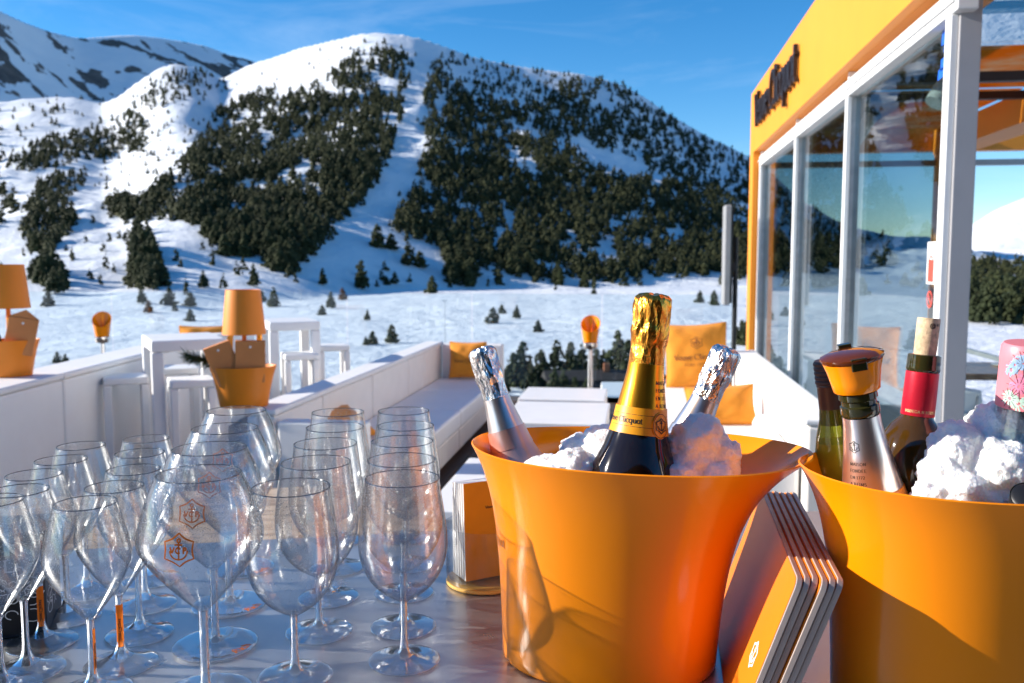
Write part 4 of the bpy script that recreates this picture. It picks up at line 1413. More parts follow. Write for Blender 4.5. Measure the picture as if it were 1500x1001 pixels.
# ------------------------------------------------------------------ pavilion
FX, WX = 1.20, 1.26
pv = thing('pavilion', 'orange framed glass pavilion with black lettering along its eave', 'pavilion', (0, 0, 0))
MB().b2(FX, FX + .06, 2.2, 10.15, 2.765, 3.42).obj('fascia', 'orange_paint', pv)
MB().b2(FX + .062, WX + .30, 2.2, 10.1, 2.765, 2.80).obj('soffit', 'orange_paint', pv)
MB().b2(FX, FX + .10, 9.86, 10.15, 0, 2.763).obj('pillar', 'orange_paint', pv)
MB().b2(FX + .102, 4.0, 10.0, 10.15, 2.765, 3.1).obj('end_beam', 'orange_paint', pv)
MB().b2(3.05, 3.35, 2.2, 9.98, 2.72, 2.97).obj('side_beam', 'orange_paint', pv)
MB().b2(3.06, 3.16, 9.7, 9.97, 0, 2.718).obj('pillar', 'orange_paint', pv)
MB().b2(WX + .05, 4.2, 9.92, 9.985, 2.60, 2.66).obj('transom', 'grey_metal', pv)
MB().b2(WX + .05, 3.04, 6.1, 6.17, 2.74, 2.80).obj('cross_beam', 'wicker_dark', pv)
MB().b2(WX + .05, 3.04, 7.7, 7.78, 2.90, 2.96).obj('cross_beam', 'wicker_dark', pv)
MB().b2(WX + .05, 3.04, 4.7, 4.78, 2.90, 2.96).obj('cross_beam', 'wicker_dark', pv)
m, nt, out = nodes('awning_cloth')
da = nt.nodes.new('ShaderNodeBsdfDiffuse'); db = nt.nodes.new('ShaderNodeBsdfTranslucent')
mx = nt.nodes.new('ShaderNodeMixShader'); mx.inputs[0].default_value = 0.5
cl_ = ramp(nt, noise(nt, 2.2, 4, 0.6, coords(nt)), [(0.42, (0.84, 0.33, 0.04)), (0.62, (0.80, 0.62, 0.45))])
for q_ in (da, db):
    nt.links.new(cl_, q_.inputs['Color'])
nt.links.new(da.outputs[0], mx.inputs[1]); nt.links.new(db.outputs[0], mx.inputs[2])
nt.links.new(mx.outputs[0], out.inputs[0])
for a, b_ in ((2.3, 4.70), (4.78, 6.24)):
    MB().b2(WX + .31, 3.04, a + .004, b_ - .004, 2.985, 3.0).obj('roof_pane', 'window_glass', pv)
for a, b_ in ((6.24, 7.70), (7.78, 9.9)):
    MB().b2(WX + .31, 3.04, a + .004, b_ - .004, 2.985, 2.992).obj('awning_panel', 'awning_cloth', pv)
# frames: rail, mullions, glass
mull = [9.80, 7.66, 5.83, 4.0]
MB().b2(WX, WX + .085, 3.90, 9.85, 2.615, 2.715).obj('head_rail', 'white_paint', pv, bevel=.006)
MB().b2(WX - .012, WX - .002, 3.92, 9.85, 2.655, 2.67).obj('rail_lip', 'white_paint', pv)
MB().b2(WX, WX + .085, 4.06, 9.85, 0.02, 0.12).obj('sill_rail', 'aluminium', pv)
for i, y in enumerate(mull):
    if i < 3:
        mo = MB().b2(WX, WX + .028, y - .03, y + .03, 0.122, 2.613).obj('mullion', 'white_paint', pv, bevel=.004)
        MB().b2(WX + .030, WX + .085, y - .022, y + .022, 0.124, 2.611).obj('mullion_core', 'aluminium', mo)
        MB().b2(WX + .01, WX + .05, y - .02, y + .02, 2.717, 2.763).obj('bracket', 'white_paint', mo)
for a, b_ in zip(mull[1:], mull[:-1]):
    MB().b2(WX + .055, WX + .067, a + .024, b_ - .024, 0.124, 2.611).obj('window_pane', 'window_glass', pv)
cp_ = MB().b2(WX, WX + .03, 3.965, 4.035, 0.0, 2.613).obj('corner_post', 'white_paint', pv, bevel=.004)
MB().b2(WX + .031, WX + .118, 3.955, 4.045, 0.0, 2.764).obj('corner_column', 'grey_paint', pv, bevel=.004)
# glass inner cross line
MB().b2(3.06, 3.10, 4.1, 9.6, 0.75, 0.79).obj('side_rail', 'grey_metal', pv)
# letters standing off the fascia
sz = 0.445
wd = text_lines('Veuve Clicquot')[1]
scl = 2.42 / (wd * sz)
ox_ = 0.0
for ch_ in 'Veuve Clicquot':
    w_, ls_ = GLY[ch_]
    if ls_:
        put_strokes('letter', strokes(ls_, sz, .135, .05), lambda x, y, h, o_=ox_ * sz: (FX - 0.012 - h, 9.56 - (x + o_) * scl, 2.985 + y), 'black_letter', pv, depth=0.03)
    ox_ += w_
# stickers on the near pane
pane_x = WX + .054
st = thing('warning_sticker', 'white and red warning sticker on the near window pane', 'sticker', (pane_x - .0012, 0, 0))
a0 = on_x(1372, 354, pane_x); a1 = on_x(1357, 416, pane_x)
ym, yM, zb, zt = a0.y, a1.y, a1.z, a0.z
MB().add([(0, yM, zb), (0, ym, zb), (0, ym, zt), (0, yM, zt), (.001, yM, zb), (.001, ym, zb), (.001, ym, zt), (.001, yM, zt)],
         [(0, 1, 2, 3), (7, 6, 5, 4), (0, 4, 5, 1), (3, 2, 6, 7)]).obj('backing', 'white_paint', st)
MB().add([(-.001, yM - .02, zb + .01), (-.001, ym + .02, zb + .01), (-.001, ym + .02, zb + .11), (-.001, yM - .02, zb + .11)], [(0, 1, 2, 3)]).obj('red_panel', 'red_ink', st)
for j, (z0, s_) in enumerate(((zt - .10, .07), (zt - .26, .07))):
    L = [arc(0, 0, .5, .5, 0, 360, 16), [(-.35, .35), (.35, -.35)]]
    put_strokes('symbol', strokes(L, s_, .12, .12), lambda x, y, h, z0=z0: (-.0012 - h, (ym + yM) / 2 - x * (yM - ym) / .12, z0 + y), 'red_ink', st)
bl = thing('blue_sticker', 'torn blue sticker high on the near window pane', 'sticker', (pane_x - .0012, 0, 0))
for k, (x, y0, y1) in enumerate(((1381, 46, 60), (1384, 66, 70), (1379, 88, 98), (1385, 92, 100), (1375, 104, 112))):
    a = on_x(x, y0, pane_x); b_ = on_x(x + 7, y1, pane_x)
    MB().add([(0, a.y, a.z), (0, b_.y, a.z + .004), (0, b_.y - .003, b_.z), (0, a.y + .006, b_.z - .006)], [(0, 1, 2, 3)]).obj('scrap', 'blue_ink', bl)
op = thing('orange_pole', 'thin orange pole standing inside the near window', 'pole', (1.52, 4.75, 0))
MB().tube([(0, 0, 0), (0, 0, 1.86)], .013, 10).obj('shaft', 'orange_matt', op, smooth=True)
MB().lathe([(0, 0), (.12, .002), (.12, .02), (0, .022)], 24).obj('foot', 'black_metal', op)


def spot(x, y, z, lab):
    t = thing('spotlight', lab, 'spotlight', (x, y, z), 0, 'white spotlights under the pavilion roof')
    MB().tube([(0, 0, 0), (0, 0, .2)], .012, 8).obj('stem', 'black_metal', t)
    c = MB().tube([(-.05, -.02, -.12), (.07, .03, .06)], .055, 18).obj('housing', 'white_paint', t, smooth=True, angle=40)
    MB().tube([(.071, .0305, .062), (.09, .038, .09)], [.062, .07], 18).obj('shade_ring', 'black_metal', t)
    MB().b2(-.09, .03, -.05, .05, .17, .2).obj('track_box', 'black_metal', t)


spot(1.60, 5.1, 2.56, 'white spotlight seen through the nearest window pane')
spot(1.60, 6.9, 2.60, 'white spotlight seen through the middle window pane')

# pavilion dining furniture
dt = thing('dining_table', 'brown wooden dining table inside the pavilion', 'table', (2.95, 7.6, 0), R(4))
MB().b2(-.62, .62, -.42, .42, .70, .75).obj('table_top', 'table_wood', dt, bevel=.006)
for sx in (-1, 1):
    MB().b2(sx * .5 - .04, sx * .5 + .04, -.35, .35, 0, .698).obj('leg', 'table_wood', dt)
for lab, x, y in (('white plate on the wooden dining table, farther from the column', 3.0, 7.72), ('pale plate near the edge of the wooden dining table', 3.08, 7.36)):
    t = thing('plate', lab, 'plate', (x, y, .751), 0, 'plates on the dining table')
    MB().lathe([(0, 0), (.07, .001), (.12, .016), (.118, .019), (.07, .005), (0, .005)], 32).obj('dish', 'stone_plate', t, smooth=True)
for lab, x, y, rz in (('white tub chair beside the pavilion column', 2.35, 6.75, 15), ('white chair at the right edge inside the pavilion', 3.1, 6.7, -10)):
    t = thing('tub_chair', lab, 'chair', (x, y, 0), R(rz), 'white chairs in the pavilion')
    MB().b2(-.26, .26, -.25, .25, .40, .47).obj('seat', 'cream_vinyl', t, bevel=.02)
    MB().tube([(-.26, .22, .47), (-.29, .27, .6), (.0, .30, .66), (.29, .27, .6), (.26, .22, .47)], .035, 8).obj('back_rail', 'cream_vinyl', t, smooth=True)
    MB().b2(-.25, .25, .235, .262, .472, .62).obj('backrest', 'cream_vinyl', t)
    for sx in (-1, 1):
        for sy in (-1, 1):
            MB().tube([(sx * .2, sy * .2, .4), (sx * .25, sy * .25, 0)], [.018, .012], 8).obj('leg', 'table_wood', t)

# ------------------------------------------------------------------ the bar counter
BZ = 1.1
TH = R(18)
bc = thing('bar_counter', 'grey steel bar counter with a pale wooden ledge along its far edge', 'counter', (-0.70, 1.478, 0), TH)
MB().b2(-1.4, 3.2, -1.55, 0.0, BZ - .03, BZ).obj('steel_top', 'bar_steel', bc, bevel=.003)
for j, (x0, x1) in enumerate(((-1.6, -.62), (-.615, .36))):
    MB().b2(x0, x1, .004, .17, BZ - .035, BZ - .002 - .001 * j).obj('plank', 'ledge_wood', bc, bevel=.004)
    MB().b2(x0 - .1, x1 - .1, .174, .40, BZ - .035, BZ - .004 - .001 * j).obj('plank', 'ledge_wood', bc, bevel=.004)
MB().b2(-1.35, 3.1, -1.5, -.03, 0.0, BZ - .036).obj('counter_body', 'white_paint', bc)


blocker = thing('unseen_hut', 'unseen dark timber hut standing behind the counter', 'blocker', (0, 0, 0))  # added out of view behind the camera to cut sky light on the bar
MB().b2(-3.2, 6.0, -2.75, -2.6, 0.0, 3.0).obj('wall', 'lodge_wood', blocker)
MB().b2(-3.4, 6.2, -4.6, -1.7, 3.01, 3.12).obj('roof', 'lodge_wood', blocker)
for i in range(3):
    MB().b2(-2.0 + 2.4 * i, -.6 + 2.4 * i, -2.598, -2.56, .9, 2.4).obj('shutter', 'deck_wood', blocker)


# ------------------------------------------------------------------ glasses
def glass_meshes(kind):
    if kind == 'wine':
        out_ = [(.0045, .076), (.008, .079), (.018, .085), (.031, .095), (.042, .108), (.050, .124), (.0545, .142), (.0550, .156), (.0535, .176), (.0505, .198), (.0475, .218), (.0458, .2335)]
        stem = [(.0042, .078), (.0040, .06), (.0042, .035), (.0055, .02), (.0085, .012), (.015, .0075), (.028, .0045), (.0435, .0026), (.0445, .0015), (.0435, 0), (0, 0)]
    elif kind == 'goblet':
        out_ = [(.005, .102), (.009, .106), (.017, .114), (.029, .127), (.043, .143), (.056, .160), (.0658, .176), (.0692, .188), (.0682, .200), (.0634, .218), (.0560, .240), (.0462, .2615)]
        stem = [(.0058, .104), (.0052, .09), (.0052, .03), (.0062, .016), (.009, .008), (.016, .0055), (.03, .0042), (.052, .0036), (.053, .0018), (.052, 0), (0, 0)]
    else:
        out_ = [(.0045, .088), (.008, .0925), (.017, .104), (.028, .119), (.0385, .136), (.0455, .152), (.0475, .163), (.0468, .172), (.0435, .188), (.0385, .207), (.0338, .2255)]
        stem = [(.0045, .09), (.0040, .075), (.0042, .035), (.0065, .022), (.0095, .016), (.018, .0105), (.03, .006), (.0425, .0028), (.0435, .0015), (.0425, 0), (0, 0)]
    # denser profile
    def dense(p):
        q = []
        for i in range(len(p) - 1):
            p0 = p[max(i - 1, 0)]; p1 = p[i]; p2 = p[i + 1]; p3 = p[min(i + 2, len(p) - 1)]
            for t in (0, .34, .67):
                f = [0.5 * ((2 * p1[c]) + (-p0[c] + p2[c]) * t + (2 * p0[c] - 5 * p1[c] + 4 * p2[c] - p3[c]) * t * t + (-p0[c] + 3 * p1[c] - 3 * p2[c] + p3[c]) * t ** 3) for c in (0, 1)]
                q.append((max(f[0], 1e-4), f[1]))
        q.append(p[-1])
        return q
    D = dense(out_)
    th_ = .0009
    inner = [(max(r - th_, .0), z + (.0022 if i < 3 else .0004)) for i, (r, z) in enumerate(D)]
    zt = D[-1][1]
    prof = [(0, D[0][1] - .0005)] + D + [(D[-1][0] - .0003, zt + .0005), (D[-1][0] - .0007, zt + .0005)] + inner[::-1][0:-2] + [(0, D[2][1] + .003)]
    b_ = MB().lathe(prof, 56)
    sd = dense(stem[:-1]) + [(0, 0)]
    cut = next(i for i, q in enumerate(sd) if q[1] < .0135)
    s_ = MB().lathe(sd[:cut + 1], 40)
    ft_ = MB().lathe(sd[cut:], 48)
    r_ = MB().lathe([(D[-1][0] + .0001, zt - .0004), (D[-1][0] + .0001, zt + .0006), (D[-1][0] - .0008, zt + .0007), (D[-1][0] - .0010, zt - .0003), (D[-1][0] + .0001, zt - .0004)], 56)
    return b_, (s_, ft_), r_, D, stem


GK = {k: glass_meshes(k) for k in ('wine', 'goblet', 'tulip')}
PROTO = {}


def place_glass(kind, x, y, label, group, orange=None, logo=None, rz=0.0):
    t = thing('wine_glass' if kind == 'wine' else kind + '_glass', label, 'glass', (x, y, BZ + .0005), rz, group)
    if kind not in PROTO:
        b_, s_, r_, D, st_ = GK[kind]
        bo = b_.obj('bowl', 'bowl_glass', t, smooth=True)
        so_ = s_[0].obj('stem', 'solid_glass', t, smooth=True)
        fo_ = s_[1].obj('foot', 'foot_glass', t, smooth=True)
        ro = r_.obj('rim', 'rim_glass', bo, smooth=True)
        PROTO[kind] = (bo.data, so_.data, ro.data, fo_.data)
    else:
        a, b_, c, d_ = PROTO[kind]
        link('foot', d_, t)
        bo = link('bowl', a, t); link('stem', b_, t); link('rim', c, bo)
    D = GK[kind][3]
    if orange is not None:
        vs, fs = [], []
        n = 14
        a0, a1 = orange
        zz = np.linspace(.024, .078, 8)
        for z in zz:
            for k in range(n + 1):
                a = a0 + (a1 - a0) * k / n
                r = .0046
                vs.append((r * math.cos(a), r * math.sin(a), z))
        for i in range(len(zz) - 1):
            for k in range(n):
                fs.append((i * (n + 1) + k, i * (n + 1) + k + 1, (i + 1) * (n + 1) + k + 1, (i + 1) * (n + 1) + k))
        de = MB().add(vs, fs).obj('orange_band', 'enamel_orange', t, smooth=True)
        am = (a0 + a1) / 2
        q = strokes(centred('Veuve Clicquot', .0048), .0048, .17, .08)
        put_strokes('lettering', q, lambda X_, Y_, h: ((.0047 + h) * math.cos(am + Y_ / .0046 - .3), (.0047 + h) * math.sin(am + Y_ / .0046 - .3), .046 + X_), 'ink', de)
    if logo is not None:
        q = strokes(logo_lines(True), .036, .05, .05)
        put_strokes('emblem', q, wrap(D, logo, .195), 'enamel_orange', bo)
        fn = lambda X_, Y_, h: ((.047 - Y_) * math.cos(logo + .35 + X_ / .044), (.047 - Y_) * math.sin(logo + .35 + X_ / .044), .0039 + h)
        fn2 = lambda X_, Y_, h: ((.046 + Y_ * -1) * math.cos(logo + .35 + X_ / .044), (.046 - Y_) * math.sin(logo + .35 + X_ / .044), .0039 + h)
        put_strokes('lettering', strokes(centred('Veuve Clicquot', .0075), .0075, .15, .07, -.006, -.002), fn, 'ink', t)
        put_strokes('orange_lettering', strokes(centred('Rich', .015), .015, .14, .09, .036, -.002), fn2, 'enamel_orange', t)
    return t


def toward_cam(x, y):
    return math.atan2(-y, -x)


for i, (x, y) in enumerate(((-.404, .985), (-.422, 1.115), (-.452, 1.235), (-.482, 1.362), (-.525, 1.50))):
    place_glass('wine', x, y, 'clear wine glass, %s in the left of the two straight rows' % ('nearest', 'second', 'third', 'fourth', 'farthest')[i], 'wine glasses in two rows', rz=i * 1.1)
for i, (x, y) in enumerate(((-.285, 1.046), (-.313, 1.146), (-.345, 1.268), (-.372, 1.39), (-.413, 1.53))):
    place_glass('wine', x, y, 'clear wine glass, %s in the row next to the large bucket' % ('nearest', 'second', 'third', 'fourth', 'farthest')[i], 'wine glasses in two rows', rz=i * 0.7 + .3)
for i, (x, y) in enumerate(((-.488, .925), (-.541, 1.055), (-.585, 1.188), (-.637, 1.336))):
    place_glass('goblet', x, y, 'big bellied goblet with orange anchor emblem, %s in its row' % ('nearest', 'second', 'third', 'farthest')[i], 'goblets with an orange emblem', logo=toward_cam(x, y) - .34)
TUL = [((2, 1010), 'tulip glass at the left edge nearest the camera', None), ((40, 984), 'clear stemmed tulip glass beside the black tin', None), ((62, 943), 'tulip glass with an orange stem behind the black tin', 1),
       ((100, 905), 'clear stemmed tulip glass behind the orange stemmed one', None), ((137, 1016), 'foremost tulip glass with a thin orange line down its stem', 2),
       ((178, 974), 'tulip glass with a broad orange stem in front of the clear row', 1), ((205, 930), 'clear stemmed tulip glass just behind the broad orange stem', None),
       ((213, 887), 'second clear tulip glass behind the broad orange stem', None), ((222, 850), 'farthest tulip glass in the row behind the broad orange stem', None),
       ((128, 868), 'farthest tulip glass toward the white bench', None)]
for (px_, py_), lab, o_ in TUL:
    p = on_z(px_, py_, BZ)
    a = toward_cam(p.x, p.y)
    band = None if o_ is None else ((a - 1.1, a + 1.1) if o_ == 1 else (a + .35, a + 1.5))
    place_glass('tulip', p.x, p.y, lab, 'tulip glasses', orange=band, rz=0.0)

# black tin at the left edge
tn = thing('black_tin', 'black tin with white scroll drawing at the left edge of the bar', 'tin', (-.85, 1.075, BZ + .0005), R(24))
MB().b2(-.055, .055, -.05, .05, 0, .125).obj('body', 'black_box', tn, bevel=.006)
MB().b2(-.057, .057, -.052, .052, .127, .142).obj('lid', 'black_box', tn, bevel=.004)
q = []
for k in range(26):
    cx, cy_ = rnd.uniform(-.045, .045), rnd.uniform(.03, .085)
    a = rnd.uniform(0, 360)
    q += strokes([arc(cx, cy_, rnd.uniform(.006, .014), rnd.uniform(.004, .01), a, a + rnd.uniform(120, 300), 8)], 1.0, .0013, .0010)
q += strokes(centred('LA', .022), .022, .14, .08, .02, .092)
put_strokes('drawing', q, lambda x, y, h: (x, -.0502 - h, y), 'white_ink', tn)
put_strokes('drawing', q, lambda x, y, h: (.0552 + h, x, y), 'white_ink', tn)


# ------------------------------------------------------------------ oval champagne buckets
RIM_Z = 0.268


def bucket(loc, rz, label, lean):
    t = thing('champagne_bucket', label, 'bucket', loc, rz, 'large oval champagne buckets')
    n = 96
    A0, B0, A1, B1_ = .135, .108, .2095, .140
    rows = []
    for i in range(26):
        u = i / 25
        rows.append((u, 0.0))
    vs, fs = [], []

    def pt(u, a, inset):
        f = math.exp(-4.6 * (1 - u)) * 1.0 + (0.0)
        f = (f - math.exp(-4.6)) / (1 - math.exp(-4.6)) * .86 + .14 * u
        Ax = A0 + (A1 - A0) * f - inset; By = B0 + (B1_ - B0) * f - inset
        off = lean * (1 - f)
        c, s_ = math.cos(a), math.sin(a)
        e = 0.94
        x = Ax * math.copysign(abs(c) ** e, c) + off; y = By * math.copysign(abs(s_) ** e, s_)
        z = RIM_Z * u + 0.004 * (abs(c) ** 4) * u ** 4
        return (x, y, z)
    rings = []
    us = [0.0, .004, .015] + list(np.linspace(.04, 1, 25))
    for k_, u in enumerate(us):
        rings.append([pt(u, 2 * math.pi * k / n, .006 if k_ == 0 else (.0018 if k_ == 1 else 0)) for k in range(n)])
    top = [[(p[0], p[1], p[2] + .0012) for p in (pt(1.0, 2 * math.pi * k / n, .0018) for k in range(n))]]
    inn = [[pt(u, 2 * math.pi * k / n, .0038) for k in range(n)] for u in (list(np.linspace(.995, .03, 24)))]
    allr = rings + top + inn
    for r_ in allr:
        vs += r_
    for i in range(len(allr) - 1):
        for k in range(n):
            k2 = (k + 1) % n
            fs.append((i * n + k, i * n + k2, (i + 1) * n + k2, (i + 1) * n + k))
    fs.append(tuple(reversed(range(n))))
    fs.append(tuple((len(allr) - 1) * n + k for k in range(n)))
    MB().add(vs, fs).obj('body', 'orange_plastic', t, smooth=True, angle=60)
    # faint lettering on the left flank
    def fn(x, y, h):
        u = y / RIM_Z
        p = pt(u, math.pi + .45 + x / .13, -.0006 - h)
        return p
    if loc is BK1:
        put_strokes('lettering', strokes(centred('Veuve Clicquot', .016), .016, .13, .06, -.028, .15), fn, 'ink_soft', t)
    return t, pt


BK1 = Vector((0.001, 1.098, BZ + .0005))
BK2 = Vector((0.392, 1.030, BZ + .0005))
bk1, pt1 = bucket(BK1, R(-6.5), 'large glossy orange bucket in the centre holding three sparkling wines', -.034)
bk2, pt2 = bucket(BK2, R(6), 'large glossy orange bucket at the right edge holding mixed bottles', -.030)


def snow_heap(name, label, loc, rz, blobs, seed, parent_scale=1.0):
    g = np.random.default_rng(seed)
    mb = MB()
    import bmesh
    bm = bmesh.new()
    for (x, y, z, r, sq) in blobs:
        mtx = Matrix.Translation((x, y, z)) @ Matrix.Rotation(g.random() * 6, 4, 'Z') @ Matrix.Diagonal((1, .85 + .3 * g.random(), sq, 1))
        bmesh.ops.create_icosphere(bm, subdivisions=3, radius=r, matrix=mtx)
    me = bpy.data.meshes.new(name)
    bm.to_mesh(me); bm.free()
    me.materials.append(MATS['bucket_snow'])
    o = link(name, me)
    o.location = loc; o.rotation_euler = (0, 0, rz)
    rm = o.modifiers.new('remesh', 'REMESH'); rm.mode = 'VOXEL'; rm.voxel_size = 0.0026; rm.use_smooth_shade = True
    for k, (sc, st_) in enumerate(((.032, .016), (.0115, .0098), (.0045, .0034))):
        tx = bpy.data.textures.new('snow_lumps', 'CLOUDS'); tx.noise_scale = sc; tx.noise_depth = 2
        d_ = o.modifiers.new('lumps', 'DISPLACE'); d_.texture = tx; d_.strength = st_; d_.mid_level = 0.5
    return tag(o, label, 'snow', kind='stuff')


def oval_blobs(g, n, A, B, z0, zr, hole=()):
    out_ = []
    while len(out_) < n:
        a, r_ = g.random() * 6.283, math.sqrt(g.random())
        x, y = A * r_ * math.cos(a), B * r_ * math.sin(a)
        out_.append((x, y, z0 + zr * (g.random() - .5), .012 + .018 * g.random(), .7 + .4 * g.random()))
    return out_


g1 = np.random.default_rng(21)
bl1 = [(b[0] - .016, *b[1:]) for b in oval_blobs(g1, 110, .112, .072, .212, .02)]
bl1 += [(-.095, -.045, .238, .026, .8), (-.07, -.03, .246, .030, .85), (-.03, -.01, .25, .032, .9), (-.045, .03, .256, .035, .9), (.0, .05, .25, .03, .9), (-.11, -.02, .235, .026, .8), (-.08, .05, .25, .03, .8), (-.06, -.068, .235, .022, .8),
        (.065, .0, .262, .034, 1.25), (.075, -.005, .285, .025, 1.2), (.10, .01, .255, .026, 1.3), (.085, .03, .27, .03, 1.1), (.10, -.02, .24, .02, 1.0), (.06, -.04, .238, .024, 1), (.10, -.01, .228, .018, .9)]
snow_heap('snow_heap', 'white snow packed round the three bottles in the central bucket', BK1, R(-6.5), bl1, 4)
g2 = np.random.default_rng(33)
bl2 = oval_blobs(g2, 110, .115, .072, .212, .02)
bl2 += [(-.045, -.055, .25, .03, 1.0), (-.01, -.05, .275, .036, 1.1), (.035, -.035, .265, .040, 1.0), (.01, .0, .315, .036, .95), (-.07, -.045, .272, .028, 1.0), (-.045, -.01, .30, .028, 1.0), (-.02, -.06, .285, .03, .9), (-.088, -.058, .258, .022, .9), (-.064, -.068, .264, .024, .9), (-.062, -.035, .292, .024, 1.0), (.05, .0, .325, .03, .9), (.075, -.04, .29, .036, 1.0), (.12, -.02, .30, .036, 1.0), (.075, -.01, .285, .042, 1.0), (.06, -.06, .25, .032, .9), (.11, -.03, .265, .034, 1.0), (.04, .03, .30, .03, .8),
        (.10, .03, .295, .034, .8), (.0, -.078, .24, .022, .9), (-.075, -.04, .24, .026, .9), (.03, -.08, .245, .022, .8), (.09, -.07, .24, .022, .8), (-.03, -.02, .29, .022, 1.1)]
snow_heap('snow_heap', 'lumpy white snow piled over the rim of the right bucket', BK2, R(6), bl2, 9)


# ------------------------------------------------------------------ bottles
def local(v):
    return Vector(v)


def bottle_axis(px_top, d_top, px_low, d_low):
    """two points on the bottle's axis given where they are seen and how far ahead they stand"""
    def at(p, d_):
        r_ = ray(*p)
        return Vector(_C + r_ * d_ / (r_[1]))
    a, b_ = at(px_top, d_top), at(px_low, d_low)
    return a, (a - b_).normalized()


def sparkling(label, top, axis, s, L, foil_m, smooth_m, label_m, text, roll, glass='dark_bottle', group='sparkling wines in the central bucket', seal=True):
    """champagne bottle, total length L, neck scale s; origin at its base, z up the axis"""
    t = thing('sparkling_bottle', label, 'bottle', top - axis * L, 0, group)
    aim(t, axis, roll)
    body = [(0, 0), (.050 * s, .002), (.056 * s, .012), (.056 * s, L - .235 * s), (.051 * s, L - .21 * s), (.041 * s, L - .186 * s), (.0325 * s, L - .160 * s), (.029 * s, L - .140 * s), (.024 * s, L - .11 * s), (.0205 * s, L - .08 * s), (.019 * s, L - .03 * s), (0, L - .028 * s)]
    MB().lathe(body, 48).obj('body', glass, t, smooth=True, angle=60)
    cap = [(.0216 * s, L - .088 * s), (.0212 * s, L - .075 * s), (.0208 * s, L - .062 * s), (.0222 * s, L - .055 * s), (.0232 * s, L - .046 * s), (.0222 * s, L - .036 * s), (.0226 * s, L - .026 * s), (.0232 * s, L - .014 * s), (.0222 * s, L - .006 * s), (.018 * s, L - .0018 * s), (.009 * s, L), (0, L)]
    g = np.random.default_rng(int(L * 1e4 + s * 100 + roll * 50))
    ph = g.random(8) * 6.28

    def crumple(p, w):
        x, y, z = p
        hh = (z - (L - .088 * s)) / (.088 * s)
        if hh <= 0.01:
            return p
        amp = .055 if hh > .28 else .03 * hh / .28
        k = 1 + amp * (.5 * math.sin(9 * w + ph[0] + 3 * math.sin(hh * 9 + ph[1])) + .35 * math.sin(17 * w + ph[2] + 14 * hh) + .3 * math.sin(5 * w + ph[3] - 9 * hh))
        return (x * k, y * k, z + .0012 * s * math.sin(6 * w + ph[4]) * (1 if hh > .9 else 0))
    capd = []
    for (a, b_) in zip(cap, cap[1:]):
        for q in (0, .34, .67):
            capd.append((a[0] + (b_[0] - a[0]) * q, a[1] + (b_[1] - a[1]) * q))
    capd.append(cap[-1])
    f_ = MB().lathe(capd, 64, warp=crumple).obj('foil_cap', foil_m, t, smooth=True, angle=70)
    sm = [(.0333 * s, L - .158 * s), (.0302 * s, L - .140 * s), (.0252 * s, L - .112 * s), (.0225 * s, L - .095 * s), (.0217 * s, L - .085 * s)]
    MB().lathe(sm, 48).obj('neck_foil', smooth_m, t, smooth=True)
    lab = [(.0363 * s, L - .1685 * s), (.0346 * s, L - .161 * s), (.0323 * s, L - .148 * s), (.0309 * s, L - .137 * s)]
    lb = MB().lathe(lab, 56).obj('neck_label', label_m, t, smooth=True)
    inc = lambda pr: [(r_, z) for r_, z in pr]
    if text:
        q = strokes(centred(text, .0092 * s), .0092 * s, .15, .06)
        put_strokes('lettering', q, wrap(lab, -0.62, L - .1555 * s), 'ink', lb)
        for dz in (.0085, -.0055):
            put_strokes('rule', strokes([[(x, 0) for x in np.linspace(-.035 * s, .05 * s, 12)]], 1.0, .0006, .0006), wrap(lab, 0.0, L - .154 * s + dz * s), 'ink_soft', lb)
    if seal:
        vs = []
        a0 = 0.92
        n = 26
        lab2 = [(.0345 * s + .0022, L - .185 * s), (.0340 * s + .0024, L - .161 * s), (.0325 * s + .0014, L - .148 * s), (.028 * s + .0012, L - .128 * s)]
        fnw = wrap(lab2, a0, L - .156 * s)
        pts = [fnw(0, 0, .0004)] + [fnw(.0125 * s * math.cos(6.2832 * k / n), .0155 * s * math.sin(6.2832 * k / n), 0) for k in range(n)]
        se = MB().add(pts, [(0, 1 + k, 1 + (k + 1) % n) for k in range(n)]).obj('seal', label_m, lb)
        put_strokes('emblem', strokes(logo_lines(False), .018 * s, .07, .07) + strokes([arc(0, 0, .64, .78, 0, 360, 24)], .018 * s, .04, .04), lambda x, y, h: fnw(x, y, h + .0005), 'ink', se)
        # small print on the neck
        for j, wd_ in enumerate(('MAISON', 'FONDEE', 'EN 1772', 'A REIMS')):
            L2, w2 = text_lines(wd_, .08)
            put_strokes('small_print', strokes(L2, .0058 * s, .15, .08), wrap(sm, 0.72, L - (.108 + .009 * j) * s), 'ink', t)
    return t


roll_main = math.radians(-90 - 8)
tp, ax = bottle_axis((958, 431), 1.09, (935, 640), 1.075)
sparkling('big dark champagne bottle with gold foil and orange neck label', tp, ax, 1.0, .40, 'gold_foil', 'gold_smooth', 'orange_label', 'Veuve Clicquot', roll_main)
tp, ax = bottle_axis((704, 510), 1.135, (752, 662), 1.125)
sparkling('silver foiled rose bottle leaning left in the central bucket', tp, ax, .80, .31, 'silver_foil', 'silver_smooth', 'pink_band', '', math.radians(-90), 'pink_band', seal=False)
tp, ax = bottle_axis((1067, 510), 1.15, (1004, 650), 1.135)
sparkling('silver foiled bottle leaning right behind the gold one', tp, ax, .84, .32, 'silver_foil', 'silver_smooth', 'silver_smooth', '', math.radians(-90), 'dark_bottle', seal=False)

